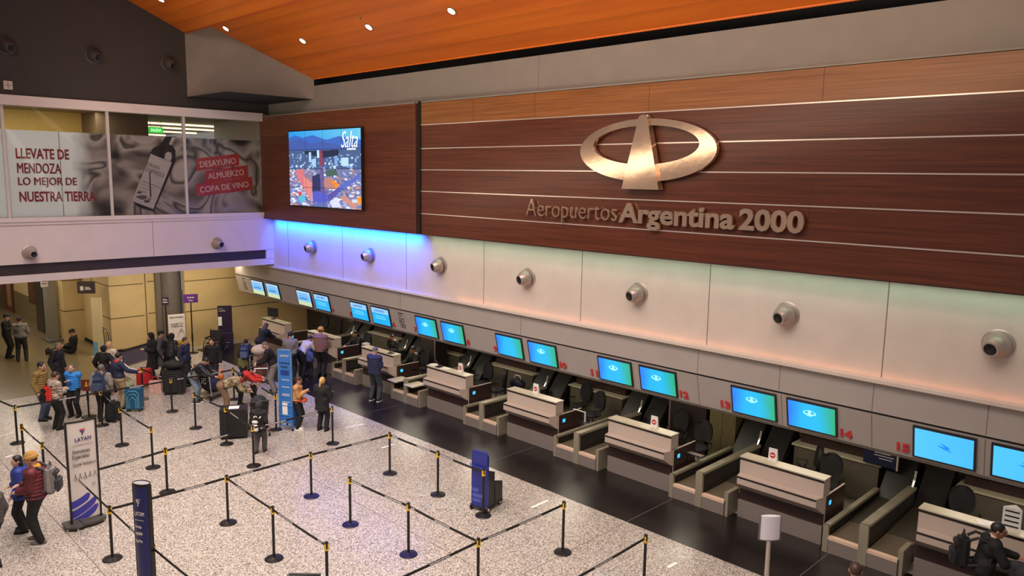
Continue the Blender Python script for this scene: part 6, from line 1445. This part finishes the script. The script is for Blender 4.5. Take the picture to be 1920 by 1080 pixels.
# glasses of the person at the nearest desk are modelled with the face ; backpacks are worn things of their own
def backpack(label, at, face, z, s, m1, m2, back=.24):
    a = R(face); r = root('backpack', label, 'backpack', (at[0]-math.cos(a)*back, at[1]-math.sin(a)*back, z), a-math.pi/2)
    MB().hexa([(-.15*s, -.10*s, -.24*s), (.15*s, -.10*s, -.24*s), (.15*s, .08*s, -.24*s), (-.15*s, .08*s, -.24*s)], [(-.12*s, -.06*s, .24*s), (.12*s, -.06*s, .24*s), (.12*s, .08*s, .22*s), (-.12*s, .08*s, .22*s)]).build('main_body', m1, r, bev=.055*s)
    MB().box(-.12*s, .12*s, -.15*s, -.07*s, -.21*s, .02*s).build('pocket', m2, r, bev=.03*s)
    MB().box(-.10*s, .10*s, -.115*s, -.05*s, .05*s, .15*s).build('top_pocket', m2, r, bev=.025*s)
    for q in (-1, 1): MB().tube([(q*.09*s, .06*s, .18*s), (q*.11*s, .16*s, .24*s), (q*.12*s, .28*s, .20*s), (q*.13*s, .36*s, .06*s), (q*.14*s, .30*s, -.12*s), (q*.12*s, .06*s, -.18*s)], .020*s, 6).build('strap', m2, r)
    MB().tube([(-.04*s, .0, .23*s), (0, 0, .29*s), (.04*s, 0, .23*s)], .012*s, 6).build('handle', m2, r)
backpack('red backpack with black top worn over the plaid shirt', FX(108, 805), 15, 1.05, 1.0, cloth('backpack_red', (204, 48, 40)), c_black, .22)
backpack('navy backpack worn by the person in grey top', FX(195, 789), 55, 1.18, 1.15, cloth('backpack_navy', (44, 56, 92)), cloth('backpack_slate', (62, 74, 104)), .24)
backpack('blue backpack worn before the dark purple kiosk', FX(463, 713), 50, 1.05, 1.0, cloth('backpack_blue', (44, 66, 124)), cloth('backpack_pale', (92, 100, 136)), .20)
backpack('grey backpack worn over the maroon jacket', FX(75, 1018), 150, 1.26, 1.15, cloth('backpack_grey', (136, 128, 128)), cloth('backpack_dark', (64, 60, 64)), .26)
backpack('black backpack worn by the person with glasses at the nearest desk', (13.58, 2.78), -66, 1.18, 1.15, c_black, c_char, .30)
backpack('black and white striped backpack worn by the child in black', FX(488, 848), 40, .80, .75, c_black, c_white, .20)
small('phone', 'dark phone in the hands of the person in tan puffer jacket', 'phone', (fl(559, 805).x+.20, fl(559, 805).y-.20, 1.10), -40, [('case', MB().box(-.005, .005, -.035, .035, -.07, .07), m_black)])
small('belt_bag', 'orange red belt bag at the waist of the person in tan puffer jacket', 'bag', (fl(559, 805).x+.14, fl(559, 805).y-.14, .84), -40, [('pouch', MB().ell((0, 0, 0), (.07, .15, .06)), cloth('orange_red', (216, 84, 44))), ('strap', MB().tube([(-.02, .14, 0), (-.14, .18, .02), (-.26, .14, .02), (-.30, 0, .02), (-.26, -.14, .02), (-.14, -.18, .02), (-.02, -.14, 0)], .014), cloth('orange_red', (216, 84, 44)))])
small('sneaker_bag', 'striped grey bag hanging at the hip of the bending person in jeans', 'bag', (fl(366, 755).x-.05, fl(366, 755).y-.12, .86), 20, [('pouch', MB().ell((0, 0, 0), (.12, .16, .11)), cloth('striped_grey', (110, 104, 104), var=.5, scale=10)), ('strap', MB().tube([(0, -.12, .06), (.05, 0, .36), (0, .12, .06)], .012), c_black)])
